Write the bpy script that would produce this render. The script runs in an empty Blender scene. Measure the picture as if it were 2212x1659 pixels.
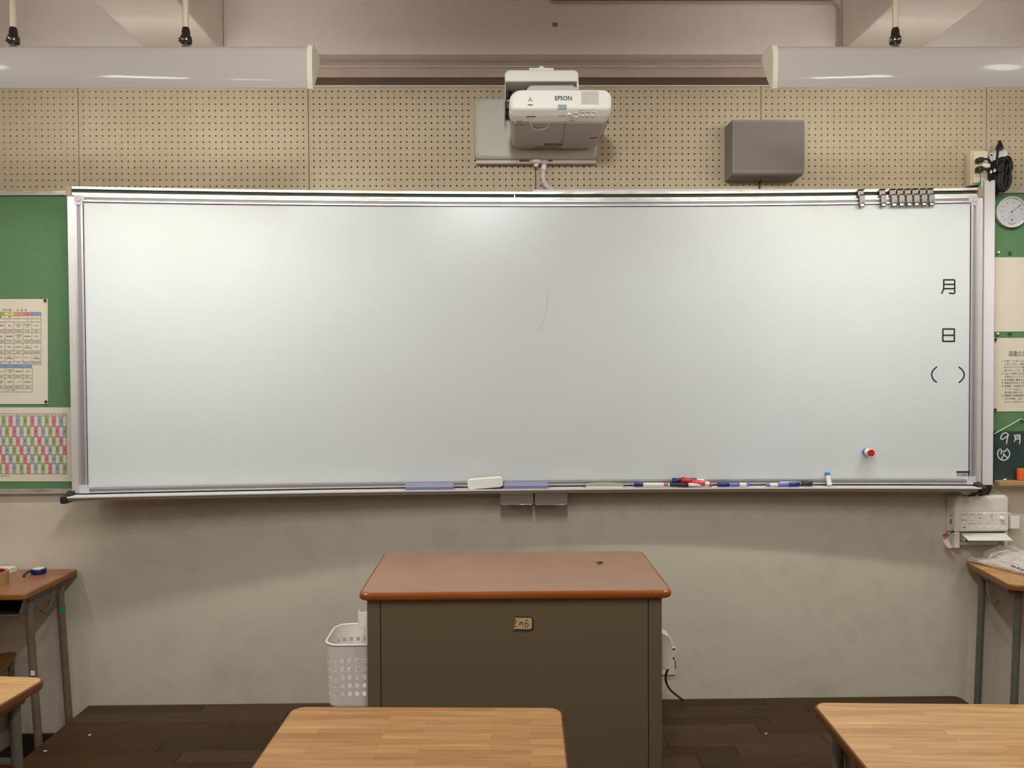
import bpy, bmesh, math, random
from mathutils import Vector, Matrix

random.seed(7)
SC = bpy.context.scene
COL = SC.collection
pi = math.pi

# ------------------------------------------------------------------ camera
F_PX, W_PX, H_PX = 1660.0, 2212.0, 1659.0
YAW, PITCH, ROLL = math.radians(0.755), math.radians(-1.17), math.radians(0.306)
CAM = Vector((0.0, -3.04, 1.525))
_f = Vector((math.sin(YAW) * math.cos(PITCH), math.cos(YAW) * math.cos(PITCH), math.sin(PITCH)))
_r = Vector((math.cos(YAW), -math.sin(YAW), 0.0))
_d = _f.cross(_r)
_r0 = _r * math.cos(ROLL) + _d * math.sin(ROLL)
_d0 = -_r * math.sin(ROLL) + _d * math.cos(ROLL)
cd = bpy.data.cameras.new('camera')
cam = bpy.data.objects.new('camera', cd)
COL.objects.link(cam)
m = Matrix.Identity(4)
for i in range(3):
    m[i][0], m[i][1], m[i][2], m[i][3] = _r0[i], -_d0[i], -_f[i], CAM[i]
cam.matrix_world = m
cd.sensor_fit = 'HORIZONTAL'
cd.sensor_width = 36.0
cd.lens = 36.0 * F_PX / W_PX
cd.clip_start = 0.05
SC.camera = cam

# ------------------------------------------------------------------ world, exposure, room lamps
SC.view_settings.view_transform = 'Standard'
SC.view_settings.look = 'None'
SC.view_settings.gamma = 1.0
SC.view_settings.use_curve_mapping = False
SC.view_settings.exposure = 0.0
wd = bpy.data.worlds.new('world')
SC.world = wd
wd.use_nodes = True
wd.node_tree.nodes['Background'].inputs[0].default_value = (0.02, 0.025, 0.035, 1)
wd.node_tree.nodes['Background'].inputs[1].default_value = 0.2
TUBE_STRENGTH = 16.5
REFLECTOR_W = 7.2
UPLIGHT_W = 0.35
ROOM_W = 6.5
LAMP_COL = (0.965, 1.0, 0.985)
# the classroom's strip lamps run front to back under the ceiling, behind and beside the camera
for lx, ly, kw in ((-2.2, -1.5, 0.5), (2.2, -1.5, 0.5), (-2.2, -3.6, 1.0), (2.2, -3.6, 1.0), (0.0, -2.6, 3.6), (-2.2, -5.8, .5), (2.2, -5.8, .5), (0.0, -5.2, 1.0)):
    for k in range(4):
        ld = bpy.data.lights.new('classroom_lamp', 'SPOT')   # opaque trough above the tube: light goes down and sideways only
        ld.spot_size = math.radians(180)
        ld.spot_blend = 0.12
        ld.shadow_soft_size = 0.07
        ld.energy = ROOM_W * kw
        ld.color = LAMP_COL
        lo = bpy.data.objects.new('classroom_lamp', ld)
        lo.location = (lx, ly - 0.45 + 0.3 * k, 2.79)
        COL.objects.link(lo)


# ------------------------------------------------------------------ picture point -> point on a real plane
def ray(px, py):
    return _r0 * ((px - 1106.0) / F_PX) + _d0 * ((py - 829.5) / F_PX) + _f


def at(px, py, y):
    d = ray(px, py)
    return CAM + d * ((y - CAM.y) / d.y)


def atz(px, py, z):
    d = ray(px, py)
    return CAM + d * ((z - CAM.z) / d.z)


def yb(x):                      # the bowed front face of the chalkboard
    u = x - 0.09
    return -0.042 - 0.0265 * u * u + 0.0178 * u


def ybs(x):
    return -2 * 0.0265 * (x - 0.09) + 0.0178


def ats(px, py, off):           # point on the bowed board, off metres in front of it
    y = -0.06
    for _ in range(6):
        p = at(px, py, y)
        y = yb(p.x) - off
    return at(px, py, y)


# ------------------------------------------------------------------ materials
def lin(c):
    return tuple(((v / 255.0) / 12.92 if v <= 10 else (((v / 255.0) + 0.055) / 1.055) ** 2.4) for v in c)


def mat(name, rgb, rough=0.5, metal=0.0, var=0.0, vscale=6.0, bump=0.0, bscale=60.0, spec=0.5, stretch=(1, 1, 1),
        rgb2=None, emit=0.0, coat=0.0, detail=4.0):
    M = bpy.data.materials.new(name)
    M.use_nodes = True
    nt = M.node_tree
    b = nt.nodes['Principled BSDF']
    c = lin(rgb) + (1,)
    b.inputs['Base Color'].default_value = c
    b.inputs['Roughness'].default_value = rough
    b.inputs['Metallic'].default_value = metal
    b.inputs['Specular IOR Level'].default_value = spec
    if coat:
        b.inputs['Coat Weight'].default_value = coat
        b.inputs['Coat Roughness'].default_value = 0.07
    if emit:
        b.inputs['Emission Color'].default_value = c
        b.inputs['Emission Strength'].default_value = emit
    if var or bump:
        tc = nt.nodes.new('ShaderNodeTexCoord')
        mp = nt.nodes.new('ShaderNodeMapping')
        mp.inputs['Scale'].default_value = stretch
        nt.links.new(tc.outputs['Object'], mp.inputs[0])
    if var:
        n = nt.nodes.new('ShaderNodeTexNoise')
        n.inputs['Scale'].default_value = vscale
        n.inputs['Detail'].default_value = detail
        nt.links.new(mp.outputs[0], n.inputs['Vector'])
        r = nt.nodes.new('ShaderNodeValToRGB')
        r.color_ramp.elements[0].position = 0.3
        r.color_ramp.elements[1].position = 0.7
        c2 = lin(rgb2) if rgb2 else tuple(v * (1 - var) for v in c[:3])
        r.color_ramp.elements[0].color = tuple(c2) + (1,)
        r.color_ramp.elements[1].color = c
        nt.links.new(n.outputs['Fac'], r.inputs[0])
        nt.links.new(r.outputs[0], b.inputs['Base Color'])
    if bump:
        n2 = nt.nodes.new('ShaderNodeTexNoise')
        n2.inputs['Scale'].default_value = bscale
        n2.inputs['Detail'].default_value = 3
        nt.links.new(mp.outputs[0], n2.inputs['Vector'])
        bp = nt.nodes.new('ShaderNodeBump')
        bp.inputs['Strength'].default_value = bump
        bp.inputs['Distance'].default_value = 0.002
        nt.links.new(n2.outputs['Fac'], bp.inputs['Height'])
        nt.links.new(bp.outputs[0], b.inputs['Normal'])
    return M


def node_mat(name):
    M = bpy.data.materials.new(name)
    M.use_nodes = True
    return M, M.node_tree, M.node_tree.nodes['Principled BSDF']


def plaster_mat(name, rgb, smudge_rgb):
    """painted plaster with soft grey scuffs that thicken towards the skirting"""
    M, nt, b = node_mat(name)
    L = nt.links.new
    tc = nt.nodes.new('ShaderNodeTexCoord')
    n1 = nt.nodes.new('ShaderNodeTexNoise'); n1.inputs['Scale'].default_value = 2.6; n1.inputs['Detail'].default_value = 6
    n2 = nt.nodes.new('ShaderNodeTexNoise'); n2.inputs['Scale'].default_value = 11; n2.inputs['Detail'].default_value = 5
    n2.inputs['Distortion'].default_value = 0.15
    for n in (n1, n2):
        L(tc.outputs['Object'], n.inputs['Vector'])
    mu = nt.nodes.new('ShaderNodeMath'); mu.operation = 'MULTIPLY'
    L(n1.outputs['Fac'], mu.inputs[0]); L(n2.outputs['Fac'], mu.inputs[1])
    r = nt.nodes.new('ShaderNodeValToRGB')
    r.color_ramp.elements[0].position = 0.24; r.color_ramp.elements[1].position = 0.52
    r.color_ramp.elements[0].color = lin(rgb) + (1,)
    r.color_ramp.elements[1].color = lin(smudge_rgb) + (1,)
    L(mu.outputs[0], r.inputs[0]); L(r.outputs[0], b.inputs['Base Color'])
    n3 = nt.nodes.new('ShaderNodeTexNoise'); n3.inputs['Scale'].default_value = 90
    L(tc.outputs['Object'], n3.inputs['Vector'])
    bp = nt.nodes.new('ShaderNodeBump'); bp.inputs['Strength'].default_value = 0.12; bp.inputs['Distance'].default_value = 0.002
    L(n3.outputs['Fac'], bp.inputs['Height']); L(bp.outputs[0], b.inputs['Normal'])
    b.inputs['Roughness'].default_value = 0.75
    b.inputs['Specular IOR Level'].default_value = 0.25
    return M


def laminate_mat(name, base, dark, light):
    """finger-jointed wood laminate: staves of slightly different tone with fine grain (local x runs along the staves)"""
    M, nt, b = node_mat(name)
    L = nt.links.new
    tc = nt.nodes.new('ShaderNodeTexCoord')
    mp = nt.nodes.new('ShaderNodeMapping')
    mp.inputs['Location'].default_value = (0.37, 0.11, 0)
    L(tc.outputs['Object'], mp.inputs[0])
    br = nt.nodes.new('ShaderNodeTexBrick')
    br.offset = 0.37; br.offset_frequency = 2
    br.inputs['Scale'].default_value = 1.0
    br.inputs['Brick Width'].default_value = 0.23
    br.inputs['Row Height'].default_value = 0.022
    br.inputs['Mortar Size'].default_value = 0.0002
    br.inputs['Color1'].default_value = lin(light) + (1,)
    br.inputs['Color2'].default_value = lin(dark) + (1,)
    br.inputs['Mortar'].default_value = lin(dark) + (1,)
    L(mp.outputs[0], br.inputs['Vector'])
    mp2 = nt.nodes.new('ShaderNodeMapping'); mp2.inputs['Scale'].default_value = (4, 70, 4)
    L(tc.outputs['Object'], mp2.inputs[0])
    n = nt.nodes.new('ShaderNodeTexNoise'); n.inputs['Scale'].default_value = 1.6; n.inputs['Detail'].default_value = 6
    L(mp2.outputs[0], n.inputs['Vector'])
    r = nt.nodes.new('ShaderNodeValToRGB')
    r.color_ramp.elements[0].position = 0.3; r.color_ramp.elements[1].position = 0.72
    r.color_ramp.elements[0].color = (0.74, 0.70, 0.66, 1); r.color_ramp.elements[1].color = (1.1, 1.1, 1.1, 1)
    L(n.outputs['Fac'], r.inputs[0])
    mix = nt.nodes.new('ShaderNodeMix'); mix.data_type = 'RGBA'; mix.blend_type = 'MIX'
    mix.inputs[0].default_value = 0.45
    mix.inputs[6].default_value = lin(base) + (1,)
    L(br.outputs['Color'], mix.inputs[7])
    mx = nt.nodes.new('ShaderNodeMix'); mx.data_type = 'RGBA'; mx.blend_type = 'MULTIPLY'
    mx.inputs[0].default_value = 1.0
    L(mix.outputs[2], mx.inputs[6]); L(r.outputs[0], mx.inputs[7])
    L(mx.outputs[2], b.inputs['Base Color'])
    b.inputs['Roughness'].default_value = 0.38
    b.inputs['Specular IOR Level'].default_value = 0.4
    return M


MT = {}
MT['plaster'] = plaster_mat('cream_painted_plaster', (210, 199, 180), (194, 184, 166))
MT['beam'] = plaster_mat('off_white_painted_concrete', (228, 219, 210), (222, 212, 203))
MT['peg'] = mat('perforated_board', (187, 171, 145), 0.7, var=0.10, vscale=3.0, rgb2=(179, 161, 134), bump=0.05, bscale=120)
MT['hole_shade'] = mat('hole_shade_backing', (8, 6, 5), 1.0, spec=0.0)  # near-black colour carries the shade deep inside the board holes
MT['trim_brown'] = mat('brown_painted_timber', (92, 72, 60), 0.6, var=0.15, stretch=(1, 1, 6))
MT['trim_pale'] = mat('pale_painted_timber', (190, 172, 158), 0.6, var=0.1, vscale=9)
MT['white_paint'] = mat('white_painted_bead', (226, 214, 202), 0.5, var=0.1, vscale=20)
MT['wb'] = mat('whiteboard_enamel', (211, 214, 213), 0.30, var=0.04, vscale=1.7, rgb2=(207, 209, 206), spec=0.5, bump=0.02, bscale=40)
MT['alu'] = mat('brushed_aluminium', (226, 222, 222), 0.32, metal=0.75, var=0.08, vscale=30, stretch=(1, 1, 8))
MT['alu_old'] = mat('scratched_aluminium', (222, 218, 208), 0.38, metal=0.6, var=0.35, vscale=14, stretch=(1, 1, 5), rgb2=(168, 160, 148))
MT['alu_white'] = mat('bright_anodised_lip', (236, 233, 230), 0.35, metal=0.15)
MT['alu_side'] = mat('pale_side_rail', (222, 218, 214), 0.35, metal=0.4, var=0.08, vscale=12)
MT['alu_grey'] = mat('grey_channel', (150, 142, 143), 0.5, metal=0.3, var=0.08, vscale=60, stretch=(1, 1, 8))
MT['corner'] = mat('grey_plastic_corner', (196, 190, 192), 0.45)
MT['chalk_green'] = mat('dark_green_board', (44, 62, 50), 0.6, var=0.2, vscale=9)
MT['beige_cap'] = mat('beige_plastic_cap', (164, 150, 128), 0.55)
MT['dark_cap'] = mat('dark_brown_plastic', (44, 34, 32), 0.45)
MT['tray_under'] = mat('grey_brown_tray', (128, 112, 98), 0.5, metal=0.2)
MT['drawer'] = mat('chromed_drawer_front', (140, 134, 128), 0.35, metal=0.6)
MT['felt_green'] = mat('green_felt', (102, 138, 98), 0.95, var=0.08, vscale=60, spec=0.1, bump=0.1, bscale=300)
MT['paper'] = mat('cream_paper', (228, 217, 196), 0.8, spec=0.2, var=0.03, vscale=5)
MT['ink'] = mat('black_ink', (26, 23, 24), 0.5)
MT['ink_grey'] = mat('grey_ink', (98, 90, 84), 0.7)
MT['line'] = mat('table_rule_ink', (120, 110, 100), 0.7)
for k, c in dict(p_green=(168, 186, 122), p_yellow=(226, 218, 120), p_orange=(220, 160, 124), p_pink=(222, 128, 146), p_blue=(128, 160, 190),
                 p_grey=(160, 178, 188), p_lpink=(228, 180, 172)).items():
    MT[k] = mat('printed_' + k[2:], c, 0.8, spec=0.2)
MT['white_plastic'] = mat('white_plastic', (232, 226, 214), 0.4)
MT['pj_white'] = mat('projector_white_plastic', (243, 240, 228), 0.42)
MT['mount'] = mat('mount_off_white', (178, 173, 157), 0.45)
MT['pj_grey'] = mat('projector_grey_plastic', (190, 182, 176), 0.5, bump=0.05, bscale=500)
MT['pj_dark'] = mat('dark_grey_metal', (70, 64, 58), 0.45, metal=0.5)  # one dark metal tone for inner mount parts and the eraser backing
MT['vent'] = mat('vent_dark', (120, 112, 98), 0.7)
MT['sp_grey'] = mat('grey_speaker_paint', (138, 130, 124), 0.6, bump=0.15, bscale=400)
MT['sp_cloth'] = mat('grey_speaker_cloth', (122, 114, 108), 0.85, bump=0.3, bscale=700, spec=0.2)
MT['cream_plastic'] = mat('cream_plastic', (222, 212, 182), 0.45)
MT['black'] = mat('black_rubber', (20, 17, 17), 0.45)
MT['black_gloss'] = mat('black_plastic', (30, 26, 26), 0.3)
MT['post'] = mat('white_pvc_duct', (224, 219, 220), 0.4)
MT['hood'] = mat('white_enamelled_steel', (190, 180, 173), 0.42, spec=0.35, coat=0.35)
MT['hood_in'] = mat('white_reflector', (240, 238, 232), 0.4)
MT['hood_cap'] = mat('cream_end_cap', (222, 217, 196), 0.45)
MT['pipe'] = mat('cream_pipe', (214, 202, 172), 0.45)
MT['chrome'] = mat('dark_chrome', (96, 88, 82), 0.18, metal=0.9)
MT['chrome_l'] = mat('bright_chrome', (200, 196, 190), 0.2, metal=0.9)
MT['tube'] = mat('fluorescent_tube', (255, 252, 246), 0.3, emit=TUBE_STRENGTH)
MT['lect_top'] = mat('mottled_red_laminate', (166, 128, 105), 0.36, var=0.10, vscale=9, rgb2=(156, 120, 99), spec=0.45)
MT['lect_edge'] = mat('orange_brown_lipping', (152, 80, 26), 0.25, var=0.15, vscale=5, stretch=(1, 1, 20), spec=0.5)
MT['lect_body'] = mat('olive_brown_steel', (112, 98, 76), 0.5, bump=0.04, bscale=400, spec=0.3)
MT['gap'] = mat('dark_seam', (22, 18, 14), 0.9)
MT['card'] = mat('old_card', (206, 172, 118), 0.8)
MT['plate_metal'] = mat('dull_plate_metal', (150, 140, 124), 0.35, metal=0.7)
MT['wood_top'] = laminate_mat('oak_laminate', (206, 160, 106), (176, 126, 76), (222, 178, 124))
MT['wood_top_b'] = laminate_mat('honey_oak_laminate', (184, 132, 78), (154, 100, 48), (206, 158, 100))
MT['wood_edge'] = mat('dark_ply_edge', (122, 72, 32), 0.4, var=0.35, vscale=8, stretch=(1, 1, 40))
MT['edge_gloss'] = mat('glossy_brown_edge', (140, 90, 44), 0.22, var=0.25, vscale=6, stretch=(1, 1, 20))
MT['old_top'] = mat('worn_brown_laminate', (150, 96, 72), 0.4, var=0.2, vscale=7, rgb2=(168, 116, 92))
MT['old_edge'] = mat('ply_edge', (150, 98, 46), 0.5, var=0.35, vscale=6, stretch=(1, 1, 60))
MT['leg_brown'] = mat('worn_beige_steel', (116, 101, 82), 0.45, var=0.25, vscale=20)
MT['leg_grey'] = mat('grey_green_steel', (104, 100, 86), 0.45, var=0.15, vscale=20)
MT['tray_steel'] = mat('grey_tray_steel', (120, 112, 98), 0.5)
MT['dark_in'] = mat('dark_tray_inside', (34, 32, 30), 0.7)  # dark sheets over the floor and back of each book tray
MT['tape_green'] = mat('green_tape', (20, 140, 104), 0.5)
for i, c in enumerate(((72, 52, 28), (68, 48, 25), (74, 53, 29), (70, 50, 26), (73, 51, 27))):
    MT['plank%d' % i] = mat('dark_floor_plank', c, 0.45, var=0.25, vscale=3, stretch=(1, 14, 14), spec=0.22)
MT['plank_red'] = mat('reddish_floor_plank', (78, 49, 26), 0.4, var=0.2, vscale=3, stretch=(1, 14, 14), spec=0.4)
MT['plank_dusty'] = mat('dusty_floor_plank', (82, 62, 44), 0.6, var=0.25, vscale=5, stretch=(1, 9, 9), spec=0.3)
MT['floor'] = mat('red_brown_flooring', (116, 60, 34), 0.35, var=0.25, vscale=3, stretch=(14, 1, 1))
MT['skirt'] = mat('dark_skirting', (40, 30, 26), 0.5)
MT['basket'] = mat('white_basket_plastic', (247, 241, 232), 0.4)
MT['red'] = mat('red_plastic', (196, 30, 34), 0.35)
MT['red_clear'] = mat('red_marker_barrel', (216, 82, 84), 0.25)
MT['blue'] = mat('dark_blue_plastic', (32, 30, 106), 0.3)
MT['blue_clear'] = mat('blue_marker_barrel', (96, 116, 200), 0.25)
MT['cyan'] = mat('blue_magnet_plastic', (44, 120, 190), 0.35)
MT['lilac'] = mat('lilac_eraser_foam', (142, 144, 172), 0.8)
MT['lilac_d'] = mat('lilac_eraser_side', (122, 121, 146), 0.8)
MT['er_white'] = mat('white_eraser_case', (238, 236, 226), 0.35)
MT['er_grey'] = mat('grey_eraser', (176, 170, 152), 0.6)
MT['pink'] = mat('pink_strap', (236, 196, 202), 0.6)
MT['orange'] = mat('orange_sponge', (238, 112, 52), 0.8, bump=0.4, bscale=200)
MT['chalk'] = mat('white_chalk', (226, 232, 226), 0.9)
MT['mini'] = mat('blackboard_green', (36, 56, 52), 0.7, var=0.25, vscale=12, rgb2=(50, 72, 66))
MT['ledge'] = mat('pale_wood_ledge', (196, 156, 112), 0.6, var=0.15, stretch=(1, 8, 8))
MT['pin_dark'] = mat('dark_pin', (56, 46, 38), 0.3)
MT['pin_green'] = mat('green_pin', (20, 110, 80), 0.3)
MT['pin_white'] = mat('white_pin', (236, 236, 216), 0.3)
MT['string'] = mat('cream_string', (236, 238, 214), 0.7)
MT['navy'] = mat('navy_rubber', (16, 30, 88), 0.35)
MT['kraft'] = mat('brown_packing_tape', (168, 128, 82), 0.35)
MT['crimson'] = mat('crimson_core', (150, 12, 40), 0.6)
MT['clip'] = mat('grey_clip_steel', (104, 97, 92), 0.32, metal=0.75)
MT['bug'] = mat('insect_brown', (52, 26, 14), 0.3)
MT['bug_wing'] = mat('insect_wing', (150, 108, 70), 0.3)
MT['scrap'] = mat('brown_paper_scrap', (150, 116, 72), 0.7)
MT['led'] = mat('amber_indicator', (255, 180, 120), 0.4, emit=3.0)
MT['led_b'] = mat('blue_indicator', (150, 190, 255), 0.4, emit=3.0)
MT['dial'] = mat('dial_card', (226, 222, 226), 0.6)
MT['label_grey'] = mat('grey_label', (178, 166, 170), 0.5)

# thin clear pane (dial glass) and film (plastic bag)
M, nt, b = node_mat('dial_glass')
o = nt.nodes['Material Output']
tr = nt.nodes.new('ShaderNodeBsdfTransparent'); gl = nt.nodes.new('ShaderNodeBsdfGlossy'); gl.inputs['Roughness'].default_value = 0.05
fr = nt.nodes.new('ShaderNodeFresnel'); fr.inputs[0].default_value = 1.5
mx = nt.nodes.new('ShaderNodeMixShader')
nt.links.new(fr.outputs[0], mx.inputs[0]); nt.links.new(tr.outputs[0], mx.inputs[1]); nt.links.new(gl.outputs[0], mx.inputs[2])
nt.links.new(mx.outputs[0], o.inputs[0]); nt.nodes.remove(b)
MT['glass'] = M
for nm, tfac in (('film', 0.10), ('film_thin', 0.42), ('hose', 0.25)):
    M, nt, b = node_mat('milky_' + nm)
    o = nt.nodes['Material Output']
    b.inputs['Base Color'].default_value = lin((246, 240, 234)) + (1,)
    b.inputs['Roughness'].default_value = 0.35
    tl = nt.nodes.new('ShaderNodeBsdfTranslucent'); tl.inputs[0].default_value = lin((246, 240, 234)) + (1,)
    tr = nt.nodes.new('ShaderNodeBsdfTransparent')
    m1 = nt.nodes.new('ShaderNodeMixShader'); m1.inputs[0].default_value = 0.35
    m2 = nt.nodes.new('ShaderNodeMixShader'); m2.inputs[0].default_value = tfac
    nt.links.new(b.outputs[0], m1.inputs[1]); nt.links.new(tl.outputs[0], m1.inputs[2])
    nt.links.new(m1.outputs[0], m2.inputs[1]); nt.links.new(tr.outputs[0], m2.inputs[2])
    nt.links.new(m2.outputs[0], o.inputs[0])
    MT[nm] = M


# ------------------------------------------------------------------ mesh builder
class G:
    def __init__(s):
        s.v, s.f, s.sm, s.mi = [], [], [], []
        s.m = 0

    def add(s, vs, fs, smooth=False):
        o = len(s.v)
        s.v += [Vector(p) for p in vs]
        for f in fs:
            s.f.append([i + o for i in f]); s.sm.append(smooth); s.mi.append(s.m)
        return s

    def box(s, x0, x1, y0, y1, z0, z1):
        vs = [(x, y, z) for z in (z0, z1) for y in (y0, y1) for x in (x0, x1)]
        return s.add(vs, [(0, 2, 3, 1), (4, 5, 7, 6), (0, 1, 5, 4), (2, 6, 7, 3), (0, 4, 6, 2), (1, 3, 7, 5)])

    def rbox(s, x0, x1, y0, y1, z0, z1, r=0.003, seg=2, only=None):
        bm = bmesh.new()
        bmesh.ops.create_cube(bm, size=1)
        for v in bm.verts:
            v.co = Vector((x0 + (v.co.x + .5) * (x1 - x0), y0 + (v.co.y + .5) * (y1 - y0), z0 + (v.co.z + .5) * (z1 - z0)))
        es = bm.edges[:]
        if only is not None:
            es = [e for e in es if abs((e.verts[0].co - e.verts[1].co).normalized()[only]) > .9]
        bmesh.ops.bevel(bm, geom=es, offset=r, segments=seg, profile=0.5, affect='EDGES')
        bmesh.ops.recalc_face_normals(bm, faces=bm.faces)
        bm.verts.index_update()
        s.add([v.co.copy() for v in bm.verts], [[v.index for v in f.verts] for f in bm.faces], False)
        bm.free()
        return s

    def prism(s, poly, axis, d0, d1, smooth=False, bev=0.0):
        """poly of 2-D points extruded along axis ('x': (y,z), 'y': (x,z), 'z': (x,y)) from d0 to d1; bev insets the d0 end edge"""
        def p3(q, d):
            return {'x': (d, q[0], q[1]), 'y': (q[0], d, q[1]), 'z': (q[0], q[1], d)}[axis]
        n = len(poly)
        rings = []
        if bev:
            cx = sum(p[0] for p in poly) / n; cy = sum(p[1] for p in poly) / n
            w = max(abs(p[0] - cx) for p in poly); h = max(abs(p[1] - cy) for p in poly)
            sg = 1 if d1 > d0 else -1
            for t in (0, .5, 1):
                ins = bev * (1 - math.sin(t * pi / 2)); dep = bev * (1 - math.cos(t * pi / 2))
                rings.append(([(cx + (p[0] - cx) * (1 - ins / w), cy + (p[1] - cy) * (1 - ins / h)) for p in poly], d0 + sg * dep))
        else:
            rings.append((poly, d0))
        rings.append((poly, d1))
        vs = [p3(q, d) for pl, d in rings for q in pl]
        fs = [list(range(n))[::-1], [(len(rings) - 1) * n + i for i in range(n)]]
        s.add(vs, fs, False)
        sd = []
        for k in range(len(rings) - 1):
            for i in range(n):
                j = (i + 1) % n
                sd.append((k * n + i, k * n + j, (k + 1) * n + j, (k + 1) * n + i))
        s.add(vs, sd, smooth)
        return s

    def lathe(s, p0, p1, prof, n=14, smooth=True):
        """prof: list of (t, r) with t in metres from p0 towards p1"""
        p0, p1 = Vector(p0), Vector(p1)
        a = (p1 - p0).normalized()
        u = a.orthogonal().normalized(); w = a.cross(u)
        vs = []
        for t, r in prof:
            for i in range(n):
                g = 2 * pi * i / n
                vs.append(p0 + a * t + (u * math.cos(g) + w * math.sin(g)) * r)
        fs = []
        for k in range(len(prof) - 1):
            for i in range(n):
                j = (i + 1) % n
                fs.append((k * n + i, k * n + j, (k + 1) * n + j, (k + 1) * n + i))
        s.add(vs, fs, smooth)
        m = len(prof) - 1
        s.add([vs[i] for i in range(n)], [list(range(n))[::-1]])
        s.add([vs[m * n + i] for i in range(n)], [list(range(n))])
        return s

    def cyl(s, p0, p1, r, n=14, r1=None):
        L = (Vector(p1) - Vector(p0)).length
        return s.lathe(p0, p1, [(0, r), (L, r if r1 is None else r1)], n)

    def tube(s, pts, r, n=8, closed=False):
        pts = [Vector(p) for p in pts]
        vs, fs = [], []
        N = len(pts)
        prev = None
        for i, p in enumerate(pts):
            a = (pts[(i + 1) % N] if (closed or i < N - 1) else p) - (pts[i - 1] if (closed or i > 0) else p)
            a.normalize()
            if prev is None:
                u = a.orthogonal().normalized()
            else:
                u = prev - a * prev.dot(a)
                u = u.normalized() if u.length > 1e-6 else a.orthogonal().normalized()
            prev = u
            w = a.cross(u)
            for k in range(n):
                g = 2 * pi * k / n
                vs.append(p + (u * math.cos(g) + w * math.sin(g)) * r)
        for i in range(N if closed else N - 1):
            i2 = (i + 1) % N
            for k in range(n):
                k2 = (k + 1) % n
                fs.append((i * n + k, i * n + k2, i2 * n + k2, i2 * n + k))
        s.add(vs, fs, True)
        if not closed:
            s.add([vs[k] for k in range(n)], [list(range(n))[::-1]])
            s.add([vs[(N - 1) * n + k] for k in range(n)], [list(range(n))])
        return s

    def grid(s, fn, nu, nv, smooth=True, closed_u=False):
        vs = [fn(i / nu, j / nv) for j in range(nv + 1) for i in range(nu + 1)]
        fs = [(j * (nu + 1) + i, j * (nu + 1) + i + 1, (j + 1) * (nu + 1) + i + 1, (j + 1) * (nu + 1) + i) for j in range(nv) for i in range(nu)]
        return s.add(vs, fs, smooth)

    def strokes(s, lines, w, fn):
        """flat pen strokes: 2-D polylines of width w with round ends, mapped to space by fn(u, v)"""
        # overlapping pieces are stacked a few microns apart so that they never share a plane
        s.k = getattr(s, 'k', 0)

        def lift(pts):
            s.k += 1
            dy = Vector((0, -6e-6 * (s.k % 40), 0))
            return [p + dy for p in pts]
        for ln in lines:
            for (a, b_) in zip(ln[:-1], ln[1:]):
                a2, b2 = Vector(a), Vector(b_)
                if (b2 - a2).length < 1e-9:
                    continue
                d = (b2 - a2).normalized(); q = Vector((-d.y, d.x)) * (w / 2)
                s.add(lift([fn(*(a2 + q)), fn(*(b2 + q)), fn(*(b2 - q)), fn(*(a2 - q))]), [(0, 1, 2, 3)])
            for a in ln:
                s.add(lift([fn(a[0] + math.cos(2 * pi * k / 10) * w / 2, a[1] + math.sin(2 * pi * k / 10) * w / 2) for k in range(10)]), [list(range(10))])
        return s

    def quad2(s, u0, u1, v0, v1, fn):
        return s.add([fn(u0, v0), fn(u1, v0), fn(u1, v1), fn(u0, v1)], [(0, 1, 2, 3)])

    def xf(s, M):
        s.v = [M @ p for p in s.v]
        return s


def rrect(x0, x1, z0, z1, r, n=5):
    rs = r if isinstance(r, (tuple, list)) else (r, r, r, r)     # bottom-left, bottom-right, top-right, top-left
    out = []
    for (cx, cz, sx, sz, a0, rr) in ((x0, z0, 1, 1, pi, rs[0]), (x1, z0, -1, 1, 1.5 * pi, rs[1]), (x1, z1, -1, -1, 0, rs[2]), (x0, z1, 1, -1, .5 * pi, rs[3])):
        if rr <= 0:
            out.append((cx, cz)); continue
        for k in range(n + 1):
            a = a0 + k / n * pi / 2
            out.append((cx + sx * rr + math.cos(a) * rr, cz + sz * rr + math.sin(a) * rr))
    return out


def tag(o, label=None, cat=None, group=None, kind=None):
    if label: o['label'] = label
    if cat: o['category'] = cat
    if group: o['group'] = group
    if kind: o['kind'] = kind
    return o


def obj(name, g, mats, parent=None, base=None, label=None, kind=None):
    """ONE mesh object; base is the point subtracted from world coordinates (parts: the root's location, unless local geometry)"""
    me = bpy.data.meshes.new(name)
    off = Vector(base) if base is not None else Vector((0, 0, 0))
    me.from_pydata([p - off for p in g.v], [], g.f)
    if not isinstance(mats, (list, tuple)):
        mats = [mats]
    for mm in mats:
        me.materials.append(MT[mm])
    me.polygons.foreach_set('use_smooth', g.sm)
    if len(mats) > 1:
        me.polygons.foreach_set('material_index', g.mi)
    me.update()
    o = bpy.data.objects.new(name, me)
    COL.objects.link(o)
    if parent is not None:
        o.parent = parent
    tag(o, label=label, kind=kind)
    return o


def thing(name, label, cat, loc, rz=0.0, group=None):
    o = bpy.data.objects.new(name, None)
    o.empty_display_size = 0.05
    COL.objects.link(o)
    o.location = loc
    o.rotation_euler = (0, 0, rz)
    return tag(o, label, cat, group)


def part(root, name, g, mats, parent=None, label=None, kind=None):
    """part given in world coordinates under an unrotated root"""
    return obj(name, g, mats, parent or root, base=root.location, label=label, kind=kind)


def solo(name, label, cat, g, mats, loc, group=None):
    o = obj(name, g, mats, base=loc)
    o.location = loc
    return tag(o, label, cat, group)


def struct(name, g, mats, parent=None):
    return tag(obj(name, g, mats, parent), kind='structure')


def copy_tree(o, parent=None):
    c = o.copy()
    COL.objects.link(c)
    if parent is not None:
        c.parent = parent
    for ch in o.children:
        copy_tree(ch, c)
    return c


_dg_txt = {}


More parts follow.
